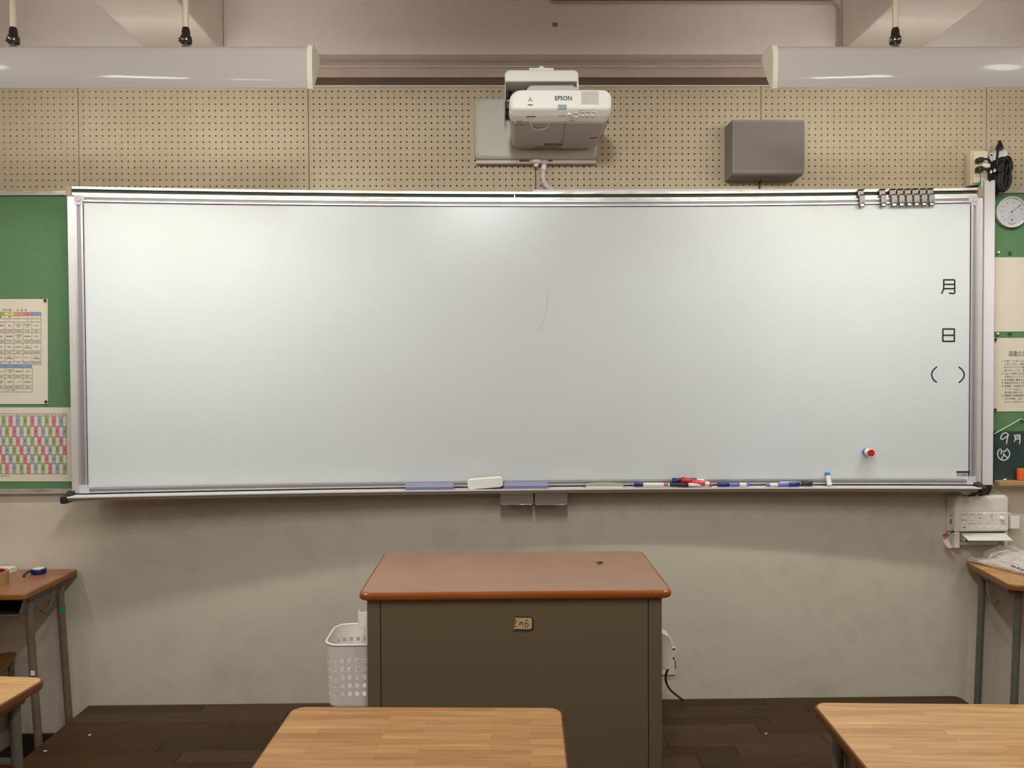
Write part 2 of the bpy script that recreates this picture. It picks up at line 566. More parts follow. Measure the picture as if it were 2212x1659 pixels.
def text_geo(g, s, size, fn, align='LEFT', bold=0.0, sx=1.0):
    """flat lettering: fn(u, v) maps text-plane metres to space"""
    key = (s, bold)
    if key not in _dg_txt:
        cu = bpy.data.curves.new('lettering', 'FONT')
        cu.body = s
        cu.size = 1.0
        cu.resolution_u = 2
        cu.fill_mode = 'FRONT' if hasattr(cu, 'fill_mode') else cu.fill_mode
        cu.offset = bold
        to = bpy.data.objects.new('lettering', cu)
        COL.objects.link(to)
        dg = bpy.context.evaluated_depsgraph_get()
        me = bpy.data.meshes.new_from_object(to.evaluated_get(dg))
        _dg_txt[key] = ([(v.co.x, v.co.y) for v in me.vertices], [list(p.vertices) for p in me.polygons])
        bpy.data.objects.remove(to); bpy.data.curves.remove(cu); bpy.data.meshes.remove(me)
    vs, fs = _dg_txt[key]
    if not vs:
        return g
    w = max(v[0] for v in vs)
    sh = {'LEFT': 0, 'CENTER': w / 2, 'RIGHT': w}[align]
    g.add([fn((v[0] - sh) * size * sx, v[1] * size) for v in vs], fs)
    return g


def plane_map(origin, uvec, vvec):
    o_, u_, v_ = Vector(origin), Vector(uvec), Vector(vvec)
    return lambda u, v: o_ + u_ * u + v_ * v


def arc(cx, cy, rx, ry, a0, a1, n=12):
    return [(cx + rx * math.cos(math.radians(a0 + (a1 - a0) * k / n)), cy + ry * math.sin(math.radians(a0 + (a1 - a0) * k / n))) for k in range(n + 1)]


# ================================================================== THE SETTING
XL, XR, YBK, ZC = -3.4, 3.6, -8.2, 2.925
wall_front = struct('wall_front', G().box(XL, XR, 0.0, 0.16, 0, 2.203).box(XL, XR, 0.11, 0.16, 2.203, 2.628).box(XL, XR, 0.0, 0.16, 2.628, ZC + .1), 'plaster')
struct('wall_left', G().box(XL - .1, XL, YBK, 0.16, 0, ZC + .1), 'plaster')
struct('wall_right', G().box(XR, XR + .1, YBK, 0.16, 0, ZC + .1), 'plaster')
struct('wall_back', G().box(XL, XR, YBK - .1, YBK, 0, ZC + .1), 'plaster')
struct('ceiling', G().box(XL, XR, YBK, -0.085, ZC, ZC + .1), 'beam')
struct('floor', G().box(XL, XR, YBK, 0.0, -0.1, 0.0), 'floor')
struct('baseboard_front', G().rbox(XL, -1.65, -0.014, -0.001, 0.0, 0.092, .003), 'skirt')
struct('baseboard_front.001', G().rbox(1.87, XR, -0.014, -0.001, 0.0, 0.092, .003), 'skirt')

# front lintel beam and the two ceiling beams that run back over the room
struct('trim_1', G().box(XL, XR, -0.085, -0.0005, 2.722, ZC + .1), 'beam')
for nm, x0, x1 in (('trim_2', -1.318, -1.047), ('trim_3', 1.306, 1.594)):
    g = G().rbox(x0, x1, YBK + .01, -0.087, 2.722, ZC + .05, .006, 2)
    struct(nm, g, 'beam')
# rails between the lintel and the perforated boards
struct('trim_4', G().box(XL, XR, -0.020, -0.0005, 2.660, 2.696).box(XL, XR, -0.014, -0.0005, 2.696, 2.7215), 'trim_pale')
struct('trim_5', G().rbox(XL, XR, -0.030, -0.0005, 2.6965, 2.7005, .001, 1), 'white_paint')
struct('trim_6', G().box(XL, XR, -0.010, -0.0005, 2.630, 2.6595), 'trim_brown')
struct('trim_7', G().rbox(XL, XR, -0.019, -0.0005, 2.6245, 2.6298, .001, 1), 'white_paint')

# perforated acoustic boards: real holes with depth over a black sheet that stands for the cavity's shade
SEAMS = [-2.528, -1.639, -0.7485, 0.137, 1.024, 1.917, 2.806]
PZ0, PZ1 = 2.2055, 2.6242


def peg_panel(x0, x1):
    g = G()
    nx = 36
    pitch = (x1 - x0 - 0.040) / (nx - 1)
    hx = [x0 + 0.020 + pitch * i for i in range(nx)]
    zs = []
    z = 2.6075
    while z > PZ0 + .006:
        zs.append(z); z -= 0.02445
    ex = [x0 + .0015] + [(a + b_) / 2 for a, b_ in zip(hx[:-1], hx[1:])] + [x1 - .0015]
    ez = [PZ1] + [(a + b_) / 2 for a, b_ in zip(zs[:-1], zs[1:])] + [PZ0]
    yf, yk, r = -0.013, -0.003, 0.0034
    for j, cz in enumerate(zs):
        for i, cx in enumerate(hx):
            c = [(ex[i], yf, ez[j + 1]), (ex[i + 1], yf, ez[j + 1]), (ex[i + 1], yf, ez[j]), (ex[i], yf, ez[j])]
            oc = [(cx + r * math.cos(pi / 8 + k * pi / 4), yf, cz + r * math.sin(pi / 8 + k * pi / 4)) for k in range(8)]
            ob = [(p[0], yk, p[2]) for p in oc]
            vs = c + oc + ob
            # octagon vertices 0..7 start at +22.5 deg: right side 7,0; top 1,2; left 3,4; bottom 5,6
            fs = [(1, 2, 4, 11), (2, 3, 6, 5), (3, 0, 8, 7), (0, 1, 10, 9), (2, 5, 4), (3, 7, 6), (0, 9, 8), (1, 11, 10)]
            for k in range(8):
                k2 = (k + 1) % 8
                fs.append((4 + k, 4 + k2, 12 + k2, 12 + k))
            g.add(vs, fs)
    a, b_ = x0 + .0015, x1 - .0015
    g.add([(a, yf, PZ0), (a, yf, PZ1), (b_, yf, PZ1), (b_, yf, PZ0), (a, yk, PZ0), (a, yk, PZ1), (b_, yk, PZ1), (b_, yk, PZ0)],
          [(0, 4, 5, 1), (1, 5, 6, 2), (2, 6, 7, 3), (3, 7, 4, 0)])
    return g


for a, b_ in zip(SEAMS[:-1], SEAMS[1:]):
    obj('perforated_panel', peg_panel(a, b_), 'peg', wall_front)
obj('cavity_backing', G().box(SEAMS[0], SEAMS[-1], .104, .109, 2.2035, 2.627), 'hole_shade', wall_front)

# ================================================================== PLATFORM STEP
plat = thing('platform_step', 'low dark brown wooden plank platform along the foot of the front wall', 'platform', (0.1, -0.5, 0))
PX0, PX1, PY0 = -1.643, 1.826, -1.02
part(plat, 'riser', G().rbox(PX0 + .004, PX1 - .004, PY0 + .004, -0.003, 0.0, 0.184, .003), 'plank1')
yy = -0.002
row = 0
while yy > PY0 + .02:
    h = 0.0755
    y0 = max(yy - h, PY0)
    cuts = [PX0]
    x = PX0 + random.uniform(.25, .9)
    while x < PX1 - .25:
        cuts.append(x); x += random.uniform(.55, 1.2)
    cuts.append(PX1)
    for xa, xb in zip(cuts[:-1], cuts[1:]):
        k = random.randrange(5)
        mm = 'plank%d' % k
        if row < 2 and random.random() < .3 or (row < 4 and random.random() < .12): mm = 'plank_dusty'
        elif row >= 4 and random.random() < .4: mm = 'plank_red'
        dz = random.uniform(0, .0006)
        g = G()
        if (row == 0 and xb == PX1):
            g.prism(rrect(xa + .0006, xb, y0 + .0005, yy - .0005, (0, 0, .030, 0)), 'z', 0.1842, 0.1995 + dz)
        else:
            g.rbox(xa + .0007, xb - .0007, y0 + .0008, yy - .0008, 0.1842, 0.1995 + dz, .0010, 1)
        part(plat, 'plank', g, mm)
    yy -= h
    row += 1
for i, (px, py) in enumerate(((194, 1590), (98, 1625), (1655, 1587))):
    p = atz(px, py, 0.2)
    solo('chalk_crumb', ('small white chalk crumb on the left of the platform step, the farther one',
                         'small white chalk crumb on the left of the platform step, the nearer one',
                         'small white chalk crumb on the platform step right of the lectern')[i], 'crumb',
         G().lathe(p + Vector((-.005, -.002, .004)), p + Vector((.005, .002, .004)), [(0, .001), (.002, .0025), (.007, .0028), (.0105, .001)], 7), 'chalk', p, 'chalk crumbs on the platform')

# ================================================================== CHALKBOARD + WHITEBOARD
BX0, BX1 = -1.603, 1.848                 # chalkboard ends
NX = 48


def strip(x0, x1, z0, z1, front, back, n=NX, g=None):
    """bar that follows the bow of the board: front/back are distances in front of yb(x)"""
    g = g or G()
    xs = [x0 + (x1 - x0) * i / n for i in range(n + 1)]
    Fb = [(x, yb(x) - front, z0) for x in xs]; Ft = [(x, yb(x) - front, z1) for x in xs]
    Kb = [(x, yb(x) - back, z0) for x in xs]; Kt = [(x, yb(x) - back, z1) for x in xs]
    for A, B_ in ((Fb, Ft), (Ft, Kt), (Kt, Kb), (Kb, Fb)):
        g.add(A + B_, [(i, i + 1, n + 1 + i + 1, n + 1 + i) for i in range(n)], True)
    g.add([Fb[0], Ft[0], Kt[0], Kb[0]], [(0, 1, 2, 3)])
    g.add([Fb[n], Ft[n], Kt[n], Kb[n]], [(3, 2, 1, 0)])
    return g


cb = thing('chalkboard', 'long bowed old chalkboard whose dark green strip and aluminium rails frame the whiteboard', 'chalkboard', (0.1, -0.1, 1.05))
# body: from the bowed face back to the wall
xs = [BX0 + .004 + (BX1 - BX0 - .008) * i / NX for i in range(NX + 1)]
g = G()
ring = [[(x, yb(x), 1.06), (x, yb(x), 2.2035), (x, min(yb(x) + .03, -.0215), 2.2035), (x, min(yb(x) + .03, -.0215), 1.06)] for x in xs]
for a in range(4):
    c = (a + 1) % 4
    g.add([r_[a] for r_ in ring] + [r_[c] for r_ in ring], [(i, i + 1, NX + 1 + i + 1, NX + 1 + i) for i in range(NX)], True)
g.add(ring[0], [(0, 1, 2, 3)]); g.add(ring[-1], [(3, 2, 1, 0)])
part(cb, 'board', g, 'chalk_green')
part(cb, 'rail', strip(BX0 + .014, BX1 - .02, 2.1985, 2.208, .012, -.028), 'alu_old')
part(cb, 'felt_strip', strip(BX0 + .014, BX1 - .02, 2.1855, 2.1983, .004, .0005), 'chalk_green')
part(cb, 'rail', strip(BX0 + .014, BX1 - .02, 2.1745, 2.1853, .012, .0005), 'alu_old')
for k, (xa, xb) in enumerate(((BX0 - .006, BX0 + .0135), (BX1 - .0195, BX1 + .004))):
    xm = (xa + xb) / 2
    part(cb, 'end_cap', G().rbox(xa, xb, yb(xm) - .016, min(yb(xm) + .03, -.02), 2.170, 2.2105, .003), 'beige_cap')
part(cb, 'side_rail', strip(BX0, BX0 + .027, 1.068, 2.1695, .016, -.018, 3), 'alu_side')
part(cb, 'side_rail', strip(BX1 - .023, BX1, 1.068, 2.1695, .012, -.018, 3), 'alu_side')
part(cb, 'rail_joint', G().box(0.052, 0.0545, yb(.053) - .0055, yb(.053) - .0042, 2.184, 2.1985), 'alu')
# chalk tray
tr_ = part(cb, 'chalk_tray', strip(BX0 + .012, BX1 - .035, 1.0565, 1.0625, .070, .001), 'alu_white')
part(cb, 'tray_lip', strip(BX0 + .012, BX1 - .035, 1.0590, 1.0640, .0745, .0705), 'alu_white', tr_)
part(cb, 'tray_rail', strip(BX0 + .012, BX1 - .045, 1.0475, 1.0563, .0700, .030), 'tray_under', tr_)
for xa, xb in ((BX0 - .012, BX0 + .0115), (BX1 - .0345, BX1 - .008)):
    xm = (xa + xb) / 2
    g = G().prism(rrect(xa, xb, 1.0385, 1.0655, .006), 'y', yb(xm) - .077, yb(xm) - .003, bev=.003)
    g.add([(xa, yb(xm) - .060, 1.0656), (xb, yb(xm) - .060, 1.0656), (xb, yb(xm) - .017, 1.078), (xa, yb(xm) - .017, 1.078), (xa, yb(xm) - .017, 1.0656), (xb, yb(xm) - .017, 1.0656)],
          [(0, 1, 2, 3), (0, 3, 4), (1, 5, 2), (2, 5, 4, 3), (0, 4, 5, 1)])
    part(cb, 'tray_end_cap', g, 'dark_cap')
for px0, px1 in ((1081, 1151), (1155.5, 1225)):
    ya = -.098
    a = at(px0, 1091, ya); c = at(px1, 1065.5, ya)
    dr = part(cb, 'drawer', G().prism(rrect(a.x, c.x, a.z, c.z, (.007, .007, .001, .001)), 'y', ya, -.045, bev=.002), 'drawer')
    part(cb, 'drawer_lip', G().rbox(a.x - .001, c.x + .001, ya - .006, ya + .004, c.z - .004, c.z + .001, .001, 1), 'chrome_l', dr)
    part(cb, 'drawer_edge', G().tube([(a.x + .0015, ya - .001, c.z - .006), (a.x + .0015, ya - .001, a.z + .006), (a.x + .006, ya - .001, a.z + .0015),
                                      (c.x - .006, ya - .001, a.z + .0015), (c.x - .0015, ya - .001, a.z + .006), (c.x - .0015, ya - .001, c.z - .006)], .0018, 6), 'chrome_l', dr)

# whiteboard set into it
WX0, WX1, WZ0, WZ1 = -1.5745, 1.8235, 1.0685, 2.1712
wb = thing('whiteboard', 'wide glossy whiteboard in a slim aluminium frame filling the front wall', 'whiteboard', (0.1, -0.1, 1.08))
part(wb, 'writing_surface', strip(WX0 + .004, WX1 - .004, WZ0 + .003, WZ1 - .003, .0125, .001, 96), 'wb')
FW = .0205


def wrail(x0, x1, z0, z1, horiz):
    """frame section: bright bead, grey channel, bright bead"""
    if horiz:
        r_ = part(wb, 'frame_rail', strip(x0, x1, z0, z1, .0185, .0130), 'alu_grey')
        for (a, c) in ((z0, z0 + .0045), (z1 - .0045, z1)):
            part(wb, 'bead', strip(x0, x1, a, c, .0222, .0130), 'alu', r_)
    else:
        r_ = part(wb, 'frame_rail', strip(x0, x1, z0, z1, .0185, .0130, 2), 'alu_grey')
        for (a, c) in ((x0, x0 + .006), (x1 - .006, x1)):
            part(wb, 'bead', strip(a, c, z0, z1, .0222, .0130, 2), 'alu', r_)


CL = .034
wrail(WX0 + CL, WX1 - CL, WZ1 - FW, WZ1, True)
wrail(WX0 + CL, WX1 - CL, WZ0, WZ0 + .0185, True)
wrail(WX0, WX0 + .0265, WZ0 + CL - .003, WZ1 - CL, False)
wrail(WX1 - .0225, WX1, WZ0 + CL - .003, WZ1 - CL, False)
for sx in (0, 1):
    for sz in (0, 1):
        x0 = WX0 if sx == 0 else WX1 - .0265
        wv = .0275
        g = G()
        if sx == 0:
            g = strip(WX0 - .0005, WX0 + CL, WZ1 - .0205 if sz else WZ0 - .0005, WZ1 + .0005 if sz else WZ0 + .0185, .0235, .0130, 2, g)
            g = strip(WX0 - .0005, WX0 + wv, WZ1 - CL if sz else WZ0 + .0186, WZ1 - .0206 if sz else WZ0 + CL - .003, .0235, .0130, 2, g)
            cx = WX0 + .0135
        else:
            g = strip(WX1 - CL, WX1 + .0005, WZ1 - .0205 if sz else WZ0 - .0005, WZ1 + .0005 if sz else WZ0 + .0185, .0235, .0130, 2, g)
            g = strip(WX1 - wv + .003, WX1 + .0005, WZ1 - CL if sz else WZ0 + .0186, WZ1 - .0206 if sz else WZ0 + CL - .003, .0235, .0130, 2, g)
            cx = WX1 - .0125
        cpt = part(wb, 'corner_piece', g, 'corner')
        if sz:
            yc = yb(cx) - .0235
            part(wb, 'screw_cap', G().lathe((cx, yc + .001, WZ1 - .0125), (cx, yc - .003, WZ1 - .0125), [(0, .0095), (.003, .0095), (.004, .008)], 16), 'corner', cpt)
# printed date characters
SURF = .0130
fn = lambda u, v: ats(u, v, SURF)
part(wb, 'month_character', G().strokes([[(2038.7, 604.5), (2038.7, 620), (2037.5, 627), (2034.3, 633.5)], [(2038.7, 604.5), (2061, 604.5), (2062.3, 606), (2062.3, 632.5), (2060.5, 634.2), (2051, 633.3)],
                                         [(2038.7, 614.3), (2062, 614.3)], [(2038.4, 623.6), (2062, 623.6)]], 3.3, fn), 'ink')
part(wb, 'day_character', G().strokes([[(2037, 710.7), (2061.5, 710.7), (2061.5, 737.3), (2036.6, 737.3), (2037, 710.7)], [(2037, 724.2), (2061.5, 724.2)]], 3.3, fn), 'ink')
part(wb, 'bracket_character', G().strokes([[(2023.3, 793), (2017, 798), (2013, 805), (2012.4, 810), (2014, 816), (2018, 822), (2023, 825.5)]], 3.0, fn), 'ink')
part(wb, 'bracket_character', G().strokes([[(2071.5, 793), (2078, 798), (2082.4, 805), (2083, 810), (2081.5, 816), (2077, 822), (2072, 826)]], 3.0, fn), 'ink')
a, c = ats(2066, 1029, SURF), ats(2097.5, 1017, SURF)
ys_ = yb(1.76) - .0135
sl = part(wb, 'maker_label', G().add([fn(2066, 1029), fn(2097.5, 1029), fn(2097.5, 1017), fn(2066, 1017)], [(0, 1, 2, 3)]), 'label_grey')
fn2 = lambda u, v: ats(u, v, SURF + .0003)
part(wb, 'label_band', G().add([fn2(2066, 1021.5), fn2(2097.5, 1021.5), fn2(2097.5, 1018), fn2(2066, 1018)], [(0, 1, 2, 3)]), 'ink', sl)
part(wb, 'label_print', G().strokes([[(2068, 1025), (2073, 1025)], [(2077, 1024.6), (2088, 1024.6)], [(2090, 1025), (2095, 1025)], [(2077, 1027), (2087, 1027)]], 1.1, fn2), 'ink_grey', sl)
part(wb, 'pen_trace', G().strokes([[(1182, 632), (1183, 648), (1181, 670), (1177, 686), (1168, 704), (1160, 717)]], 0.8, fn), 'label_grey')

# clips hanging on the top rail
clip_lbl = ['lone grey steel clip hanging on the whiteboard top rail, leftmost of the clips',
            'second steel clip on the top rail, standing just left of the tight row',
            'steel clip on the top rail, first from left in the tight row of six',
            'steel clip on the top rail, second from left in the tight row of six',
            'steel clip on the top rail, third from left in the tight row of six',
            'steel clip on the top rail, fourth from left in the tight row of six',
            'steel clip on the top rail, fifth from left in the tight row of six',
            'rightmost steel clip on the top rail, last of the tight row of six']
proto = None
for i, px in enumerate((1861, 1907.5, 1930, 1946.3, 1962.5, 1978.7, 1995, 2011.3)):
    p = ats(px, 430, .026)
    x = p.x
    loc = (x, yb(x) - .0245, 2.1395)
    if proto is None:
        r_ = proto = thing('rail_clip', clip_lbl[i], 'clip', loc, 0, 'steel clips on the top rail')
        w = .0115
        g = G().rbox(-w, w, .004, .006, .040, .064, .0006, 1).rbox(-w, w, -.006, .0105, .0645, .0665, .0008, 1)
        obj('hook', g, 'clip', r_)
        prof = [(-.0075, .046), (-.0095, .040), (-.010, .012), (-.0085, .004), (-.005, .000), (.0005, -.002), (.0005, .001), (-.004, .003), (-.007, .006), (-.0082, .012), (-.008, .040), (-.006, .046)]
        obj('jaw', G().prism(prof, 'x', -.0098, .0098), 'clip', r_)
        obj('jaw_tongue', G().rbox(-.0075, .0075, -.012, -.009, -.001, .009, .0015, 2), 'chrome_l', r_)
        obj('rivet_hole', G().lathe((.002, -.0098, .0155), (.002, -.0112, .0155), [(0, .0017), (.0014, .0015)], 8), 'black', r_)
    else:
        r_ = copy_tree(proto)
        r_['label'] = clip_lbl[i]
        r_.location = loc
    r_.rotation_euler = (0, 0, math.atan(ybs(x)))

# magnets
p = ats(1869, 975.5, .0125)
t = thing('magnet', 'stubby red ended round magnet sticking out of the whiteboard above the markers', 'magnet', p)
yk = p.y
e = p + Vector((0.021, -.05, 0.006))
for nm, t0, t1, rr, mm in (('blue_base', 0, .020, .0125, 'cyan'), ('white_middle', .0201, .044, .0140, 'white_plastic'), ('red_end', .0441, .050, .0135, 'red')):
    part(t, nm, G().lathe(p + Vector((0, -.0005 - t0, 0)), p + Vector((0, -1, 0)), [(0, rr), (t1 - t0 - .001, rr), (t1 - t0, rr - .0015)], 20), mm)
p0 = ats(1787, 1023, .030); p1 = ats(1792.5, 1048.5, .048)
t = thing('magnet_stick', 'white ribbed stick magnet with a blue end leaning in the tray right of the markers', 'magnet', p1)
L = (p0 - p1).length
prof = [(0, .0085)]
for k in range(5):
    z_ = .004 + k * (L - .012) / 5
    prof += [(z_, .0095), (z_ + (L - .012) / 5 - .0022, .0095), (z_ + (L - .012) / 5 - .001, .0088)]
part(t, 'body', G().lathe(p1, p0, prof, 14), 'white_plastic')
d_ = (p0 - p1).normalized()
part(t, 'blue_tip', G().lathe(p0 - d_ * .0075, p0 + d_ * .01, [(0, .0105), (.010, .0105), (.0115, .009)], 14), 'cyan')

# erasers in the tray
TZ = 1.0627


def eraser(px0, px1, lbl, dy=.043, hh=.018):
    a = ats(px0, 1047, dy); c = ats(px1, 1047, dy)
    x0, x1 = a.x, c.x
    yc = (a.y + c.y) / 2
    t = thing('board_eraser', lbl, 'eraser', ((x0 + x1) / 2, yc, TZ), 0, 'lilac erasers in the tray')
    part(t, 'foam', G().prism([(yc - .024, TZ), (yc + .022, TZ), (yc + .022, TZ + hh - .007), (yc - .024, TZ + hh - .007)], 'x', x0, x1), 'lilac_d')
    part(t, 'grip', G().prism([(yc - .0245, TZ + hh - .0068), (yc + .0225, TZ + hh - .0068), (yc + .016, TZ + hh + .006), (yc - .012, TZ + hh + .006)], 'x', x0 - .0005, x1 + .0005), 'lilac')


eraser(877, 980, 'lilac block eraser lying in the tray, left of the white eraser')
eraser(1089, 1182.5, 'lilac block eraser lying in the tray, right of and touching the white eraser')
a = ats(1010, 1046, .057); c = ats(1086, 1040, .057)
cx_, yc = (a.x + c.x) / 2, (a.y + c.y) / 2
t = thing('white_eraser', 'rounded white board eraser leaning on edge in the tray', 'eraser', (cx_, yc, TZ))
w, hh = (c.x - a.x) / 2, .0205
Mr = Matrix.Translation((cx_, yc, TZ + .0245)) @ Matrix.Rotation(math.radians(-4.2), 4, 'Y')
part(t, 'shell', G().prism(rrect(-w, w, -hh, hh, .0115), 'y', -.011, .008, bev=.004).xf(Mr), 'er_white')
part(t, 'felt_pad', G().prism(rrect(-w + .002, w - .001, -hh + .002, hh - .001, .0105), 'y', .0081, .030).xf(Mr), 'er_grey')
a = ats(1265, 1046, .045); c = ats(1345, 1046, .045)
yc = (a.y + c.y) / 2
poly = [(a.x, TZ), (c.x, TZ), (c.x, TZ + .0135)] + [(c.x - .004 - (c.x - a.x - .008) * k / 8, TZ + .0145 + .0035 * math.sin(pi * k / 8)) for k in range(9)] + [(a.x, TZ + .0135)]
t = thing('grey_eraser', 'low grey beige eraser lying in the tray left of the markers', 'eraser', ((a.x + c.x) / 2, yc, TZ))
part(t, 'block', G().prism(poly, 'y', yc - .018, yc + .018), 'er_grey')
part(t, 'felt_edge', G().rbox(a.x + .002, c.x - .002, yc - .0195, yc - .0182, TZ + .001, TZ + .006, .0005, 1), 'white_plastic')


# markers
def marker(px0, py0, px1, py1, dy0, dy1, r, segs, lbl, zmin=True):
    """segs: (name, t0, t1, radius scale, material) along the pen, t in 0..1"""
    p0 = ats(px0, py0, dy0); p1 = ats(px1, py1, dy1)
    for q in (p0, p1):
        q.z = max(q.z, TZ + r + .0004)
    mid = (p0 + p1) / 2
    t = thing('marker', lbl, 'marker', (mid.x, mid.y, min(p0.z, p1.z) - r), 0, 'whiteboard markers in the tray')
    d = p1 - p0; L = d.length; d.normalize()
    for nm, a, c, k, mm in segs:
        l_ = (c - a) * L
        part(t, nm, G().lathe(p0 + d * (a * L + .0001), p0 + d * (c * L), [(0, r * k * .9), (.001, r * k), (l_ - .001, r * k), (l_ - .0002, r * k * .9)], 12), mm)


marker(1370, 1047, 1441, 1047, .060, .060, .0080, (('cap', 0, .26, 1.05, 'blue'), ('barrel', .262, .90, .95, 'white_plastic'), ('end_plug', .902, 1, .85, 'red_clear')),
       'slim white marker with a dark blue cap, leftmost in the tray')
marker(1443, 1047, 1513, 1047, .060, .060, .0080, (('nib_end', 0, .05, .7, 'white_plastic'), ('barrel', .052, .62, .95, 'black_gloss'), ('grip', .622, 1, .9, 'white_plastic')),
       'marker with a black and white barrel lying under the tilted red marker')
marker(1452, 1038.5, 1521, 1038, .030, .030, .0102, (('cap', 0, .30, 1.05, 'blue'), ('barrel', .302, .76, 1.0, 'blue'), ('nib_end', .762, 1, .6, 'white_plastic')),
       'dark blue marker lying at the back of the tray behind the red marker')
marker(1471, 1036.5, 1539, 1048.5, .046, .066, .0108, (('cap', 0, .34, 1.08, 'red'), ('barrel', .342, .76, .95, 'red_clear'), ('band', .762, .9, .9, 'white_plastic'), ('end_plug', .902, 1, .8, 'red_clear')),
       'red marker tilted across the top of the pile of markers')
marker(1550, 1047, 1619, 1047, .060, .060, .0080, (('cap', 0, .36, 1.05, 'blue'), ('barrel', .362, .68, .95, 'blue_clear'), ('band', .682, .9, .95, 'white_plastic'), ('end_plug', .902, 1, .75, 'blue_clear')),
       'blue marker with a white band lying alone between the two groups of markers')
marker(1728, 1046, 1655, 1048, .058, .066, .0085, (('cap', 0, .33, 1.05, 'blue'), ('barrel', .332, .66, .95, 'blue_clear'), ('band', .662, .9, .9, 'white_plastic'), ('end_plug', .902, 1, .7, 'blue_clear')),
       'dark blue capped marker pointing left beside the black capped marker')
marker(1754, 1046, 1684, 1046, .036, .030, .0088, (('cap', 0, .35, 1.05, 'black_gloss'), ('barrel', .352, 1, .92, 'white_plastic')),
       'black capped white marker partly behind the rightmost blue marker')


# ================================================================== BULLETIN BOARDS
def bulletin(x0, x1, lbl):
    t = thing('bulletin_board', lbl, 'notice board', ((x0 + x1) / 2, -.01, 1.04))
    part(t, 'felt_panel', G().box(x0, x1, -.010, -.0012, 1.05, 2.206), 'felt_green')
    for (z0, z1) in ((2.2055, 2.226), (1.043, 1.0625)):
        rl = part(t, 'frame_rail', G().rbox(x0, x1, -.018, -.0012 if z0 < 2 else -.0135, z0, z1, .002, 1), 'alu_old')
        part(t, 'bead', G().rbox(x0, x1, -.021, -.0181, z0 + .001, z0 + .007, .001, 1), 'alu', rl)
    return t


bulletin(-2.75, -1.645, 'green felt notice board in an aluminium frame left of the whiteboard')
bulletin(1.872, 2.85, 'green felt notice board in an aluminium frame right of the whiteboard')
PY = -.0125


def pin(px, py, mm, lbl, y=PY, r=.0055, green=False):
    p = at(px, py, y - .003)
    t = thing('push_pin', lbl, 'pin', (p.x, y, p.z), 0, 'pins on the notice boards')
    part(t, 'head', G().lathe((p.x, y - .0035, p.z), (p.x, -1, p.z), [(0, r * .5), (.001, r * .9), (.004, r), (.0065, r * .7)], 10), mm)
    part(t, 'needle', G().cyl((p.x, y - .0035, p.z), (p.x, -.0105, p.z), .0008, 6), 'chrome')


def sheet(name, lbl, cat, corners, y=PY, curl=.0, nm_mesh='sheet'):
    """paper pinned flat to the felt: corners are picture points TL, TR, BR, BL on the plane y"""
    P4 = [at(px, py, y) for px, py in corners]
    t = thing(name, lbl, cat, ((P4[0].x + P4[2].x) / 2, y, P4[2].z))
    def fn(u, v, off=0):
        a = P4[0].lerp(P4[1], u); b_ = P4[3].lerp(P4[2], u)
        q = a.lerp(b_, v)
        q.y = y - off - curl * math.sin(u * 5) * math.sin(v * 7 + 1)
        return q
    g = G().grid(lambda u, v: fn(u, v), 10, 10)
    g.grid(lambda u, v: fn(u, v, -.0006), 10, 10)
    part(t, nm_mesh, g, 'paper')
    return t


# ---- timetable (left)
t = sheet('timetable', 'cream printed class timetable sheet pinned on the left notice board', 'timetable',
          ((-120, 646), (103, 646), (103.5, 873), (-120, 873)))
Y1, Y2 = PY - .0006, PY - .0009
mp_ = lambda u, v: at(u, v, Y1)
mp2_ = lambda u, v: at(u, v, Y2)
K = 0.14474     # zoomed-crop scale of this sheet -> picture
zx = lambda x: x * K
zy = lambda y: 640 + y * K
cols = [-457, -324, -191, -58, 75, 208, 342, 476, 613]
days = [None, None, None, 'p_green', 'p_yellow', 'p_orange', 'p_pink', 'p_blue']
for ci in range(2, 8):
    if days[ci]:
        part(t, 'day_header', G().quad2(zx(cols[ci]), zx(cols[ci + 1]), zy(288), zy(238), mp_), days[ci])
part(t, 'break_bar', G().quad2(zx(-324), zx(477), zy(1066), zy(1018), mp_), 'p_blue')
rows = [238, 288, 334, 382, 494, 542, 653, 701, 812, 858, 970, 1018]
rows2 = [1066, 1176, 1222, 1332, 1379, 1427]
g = G()
lw = .62
for r_ in rows:
    g.strokes([[(zx(-457), zy(r_)), (zx(613), zy(r_))]], lw, mp2_)
for r_ in rows2:
    g.strokes([[(zx(-457), zy(r_)), (zx(482), zy(r_))]], lw, mp2_)
for c_ in cols:
    ln = [(zx(c_), zy(238)), (zx(c_), zy(1018))]
    if c_ in (476, 613):
        g.strokes([ln], lw, mp2_)
    if c_ not in (613,):
        g.strokes([[(zx(c_), zy(382)), (zx(c_), zy(1018))]], lw, mp2_)
        g.strokes([[(zx(c_ + (4 if c_ > 400 else 0)), zy(1066)), (zx(c_ + (6 if c_ > 400 else 0)), zy(1379 if c_ < 400 else 1427))]], lw, mp2_)
part(t, 'ruling', g, 'line')


def px_text(g, s, cx, cy, h, mapper, sx=1.0, bold=0.0, align='CENTER'):
    """lettering h picture units tall centred on (cx, cy)"""
    return text_geo(g, s, h * 1.05, lambda u, v: mapper(cx + u, cy + h * .36 - v), align, bold, sx)


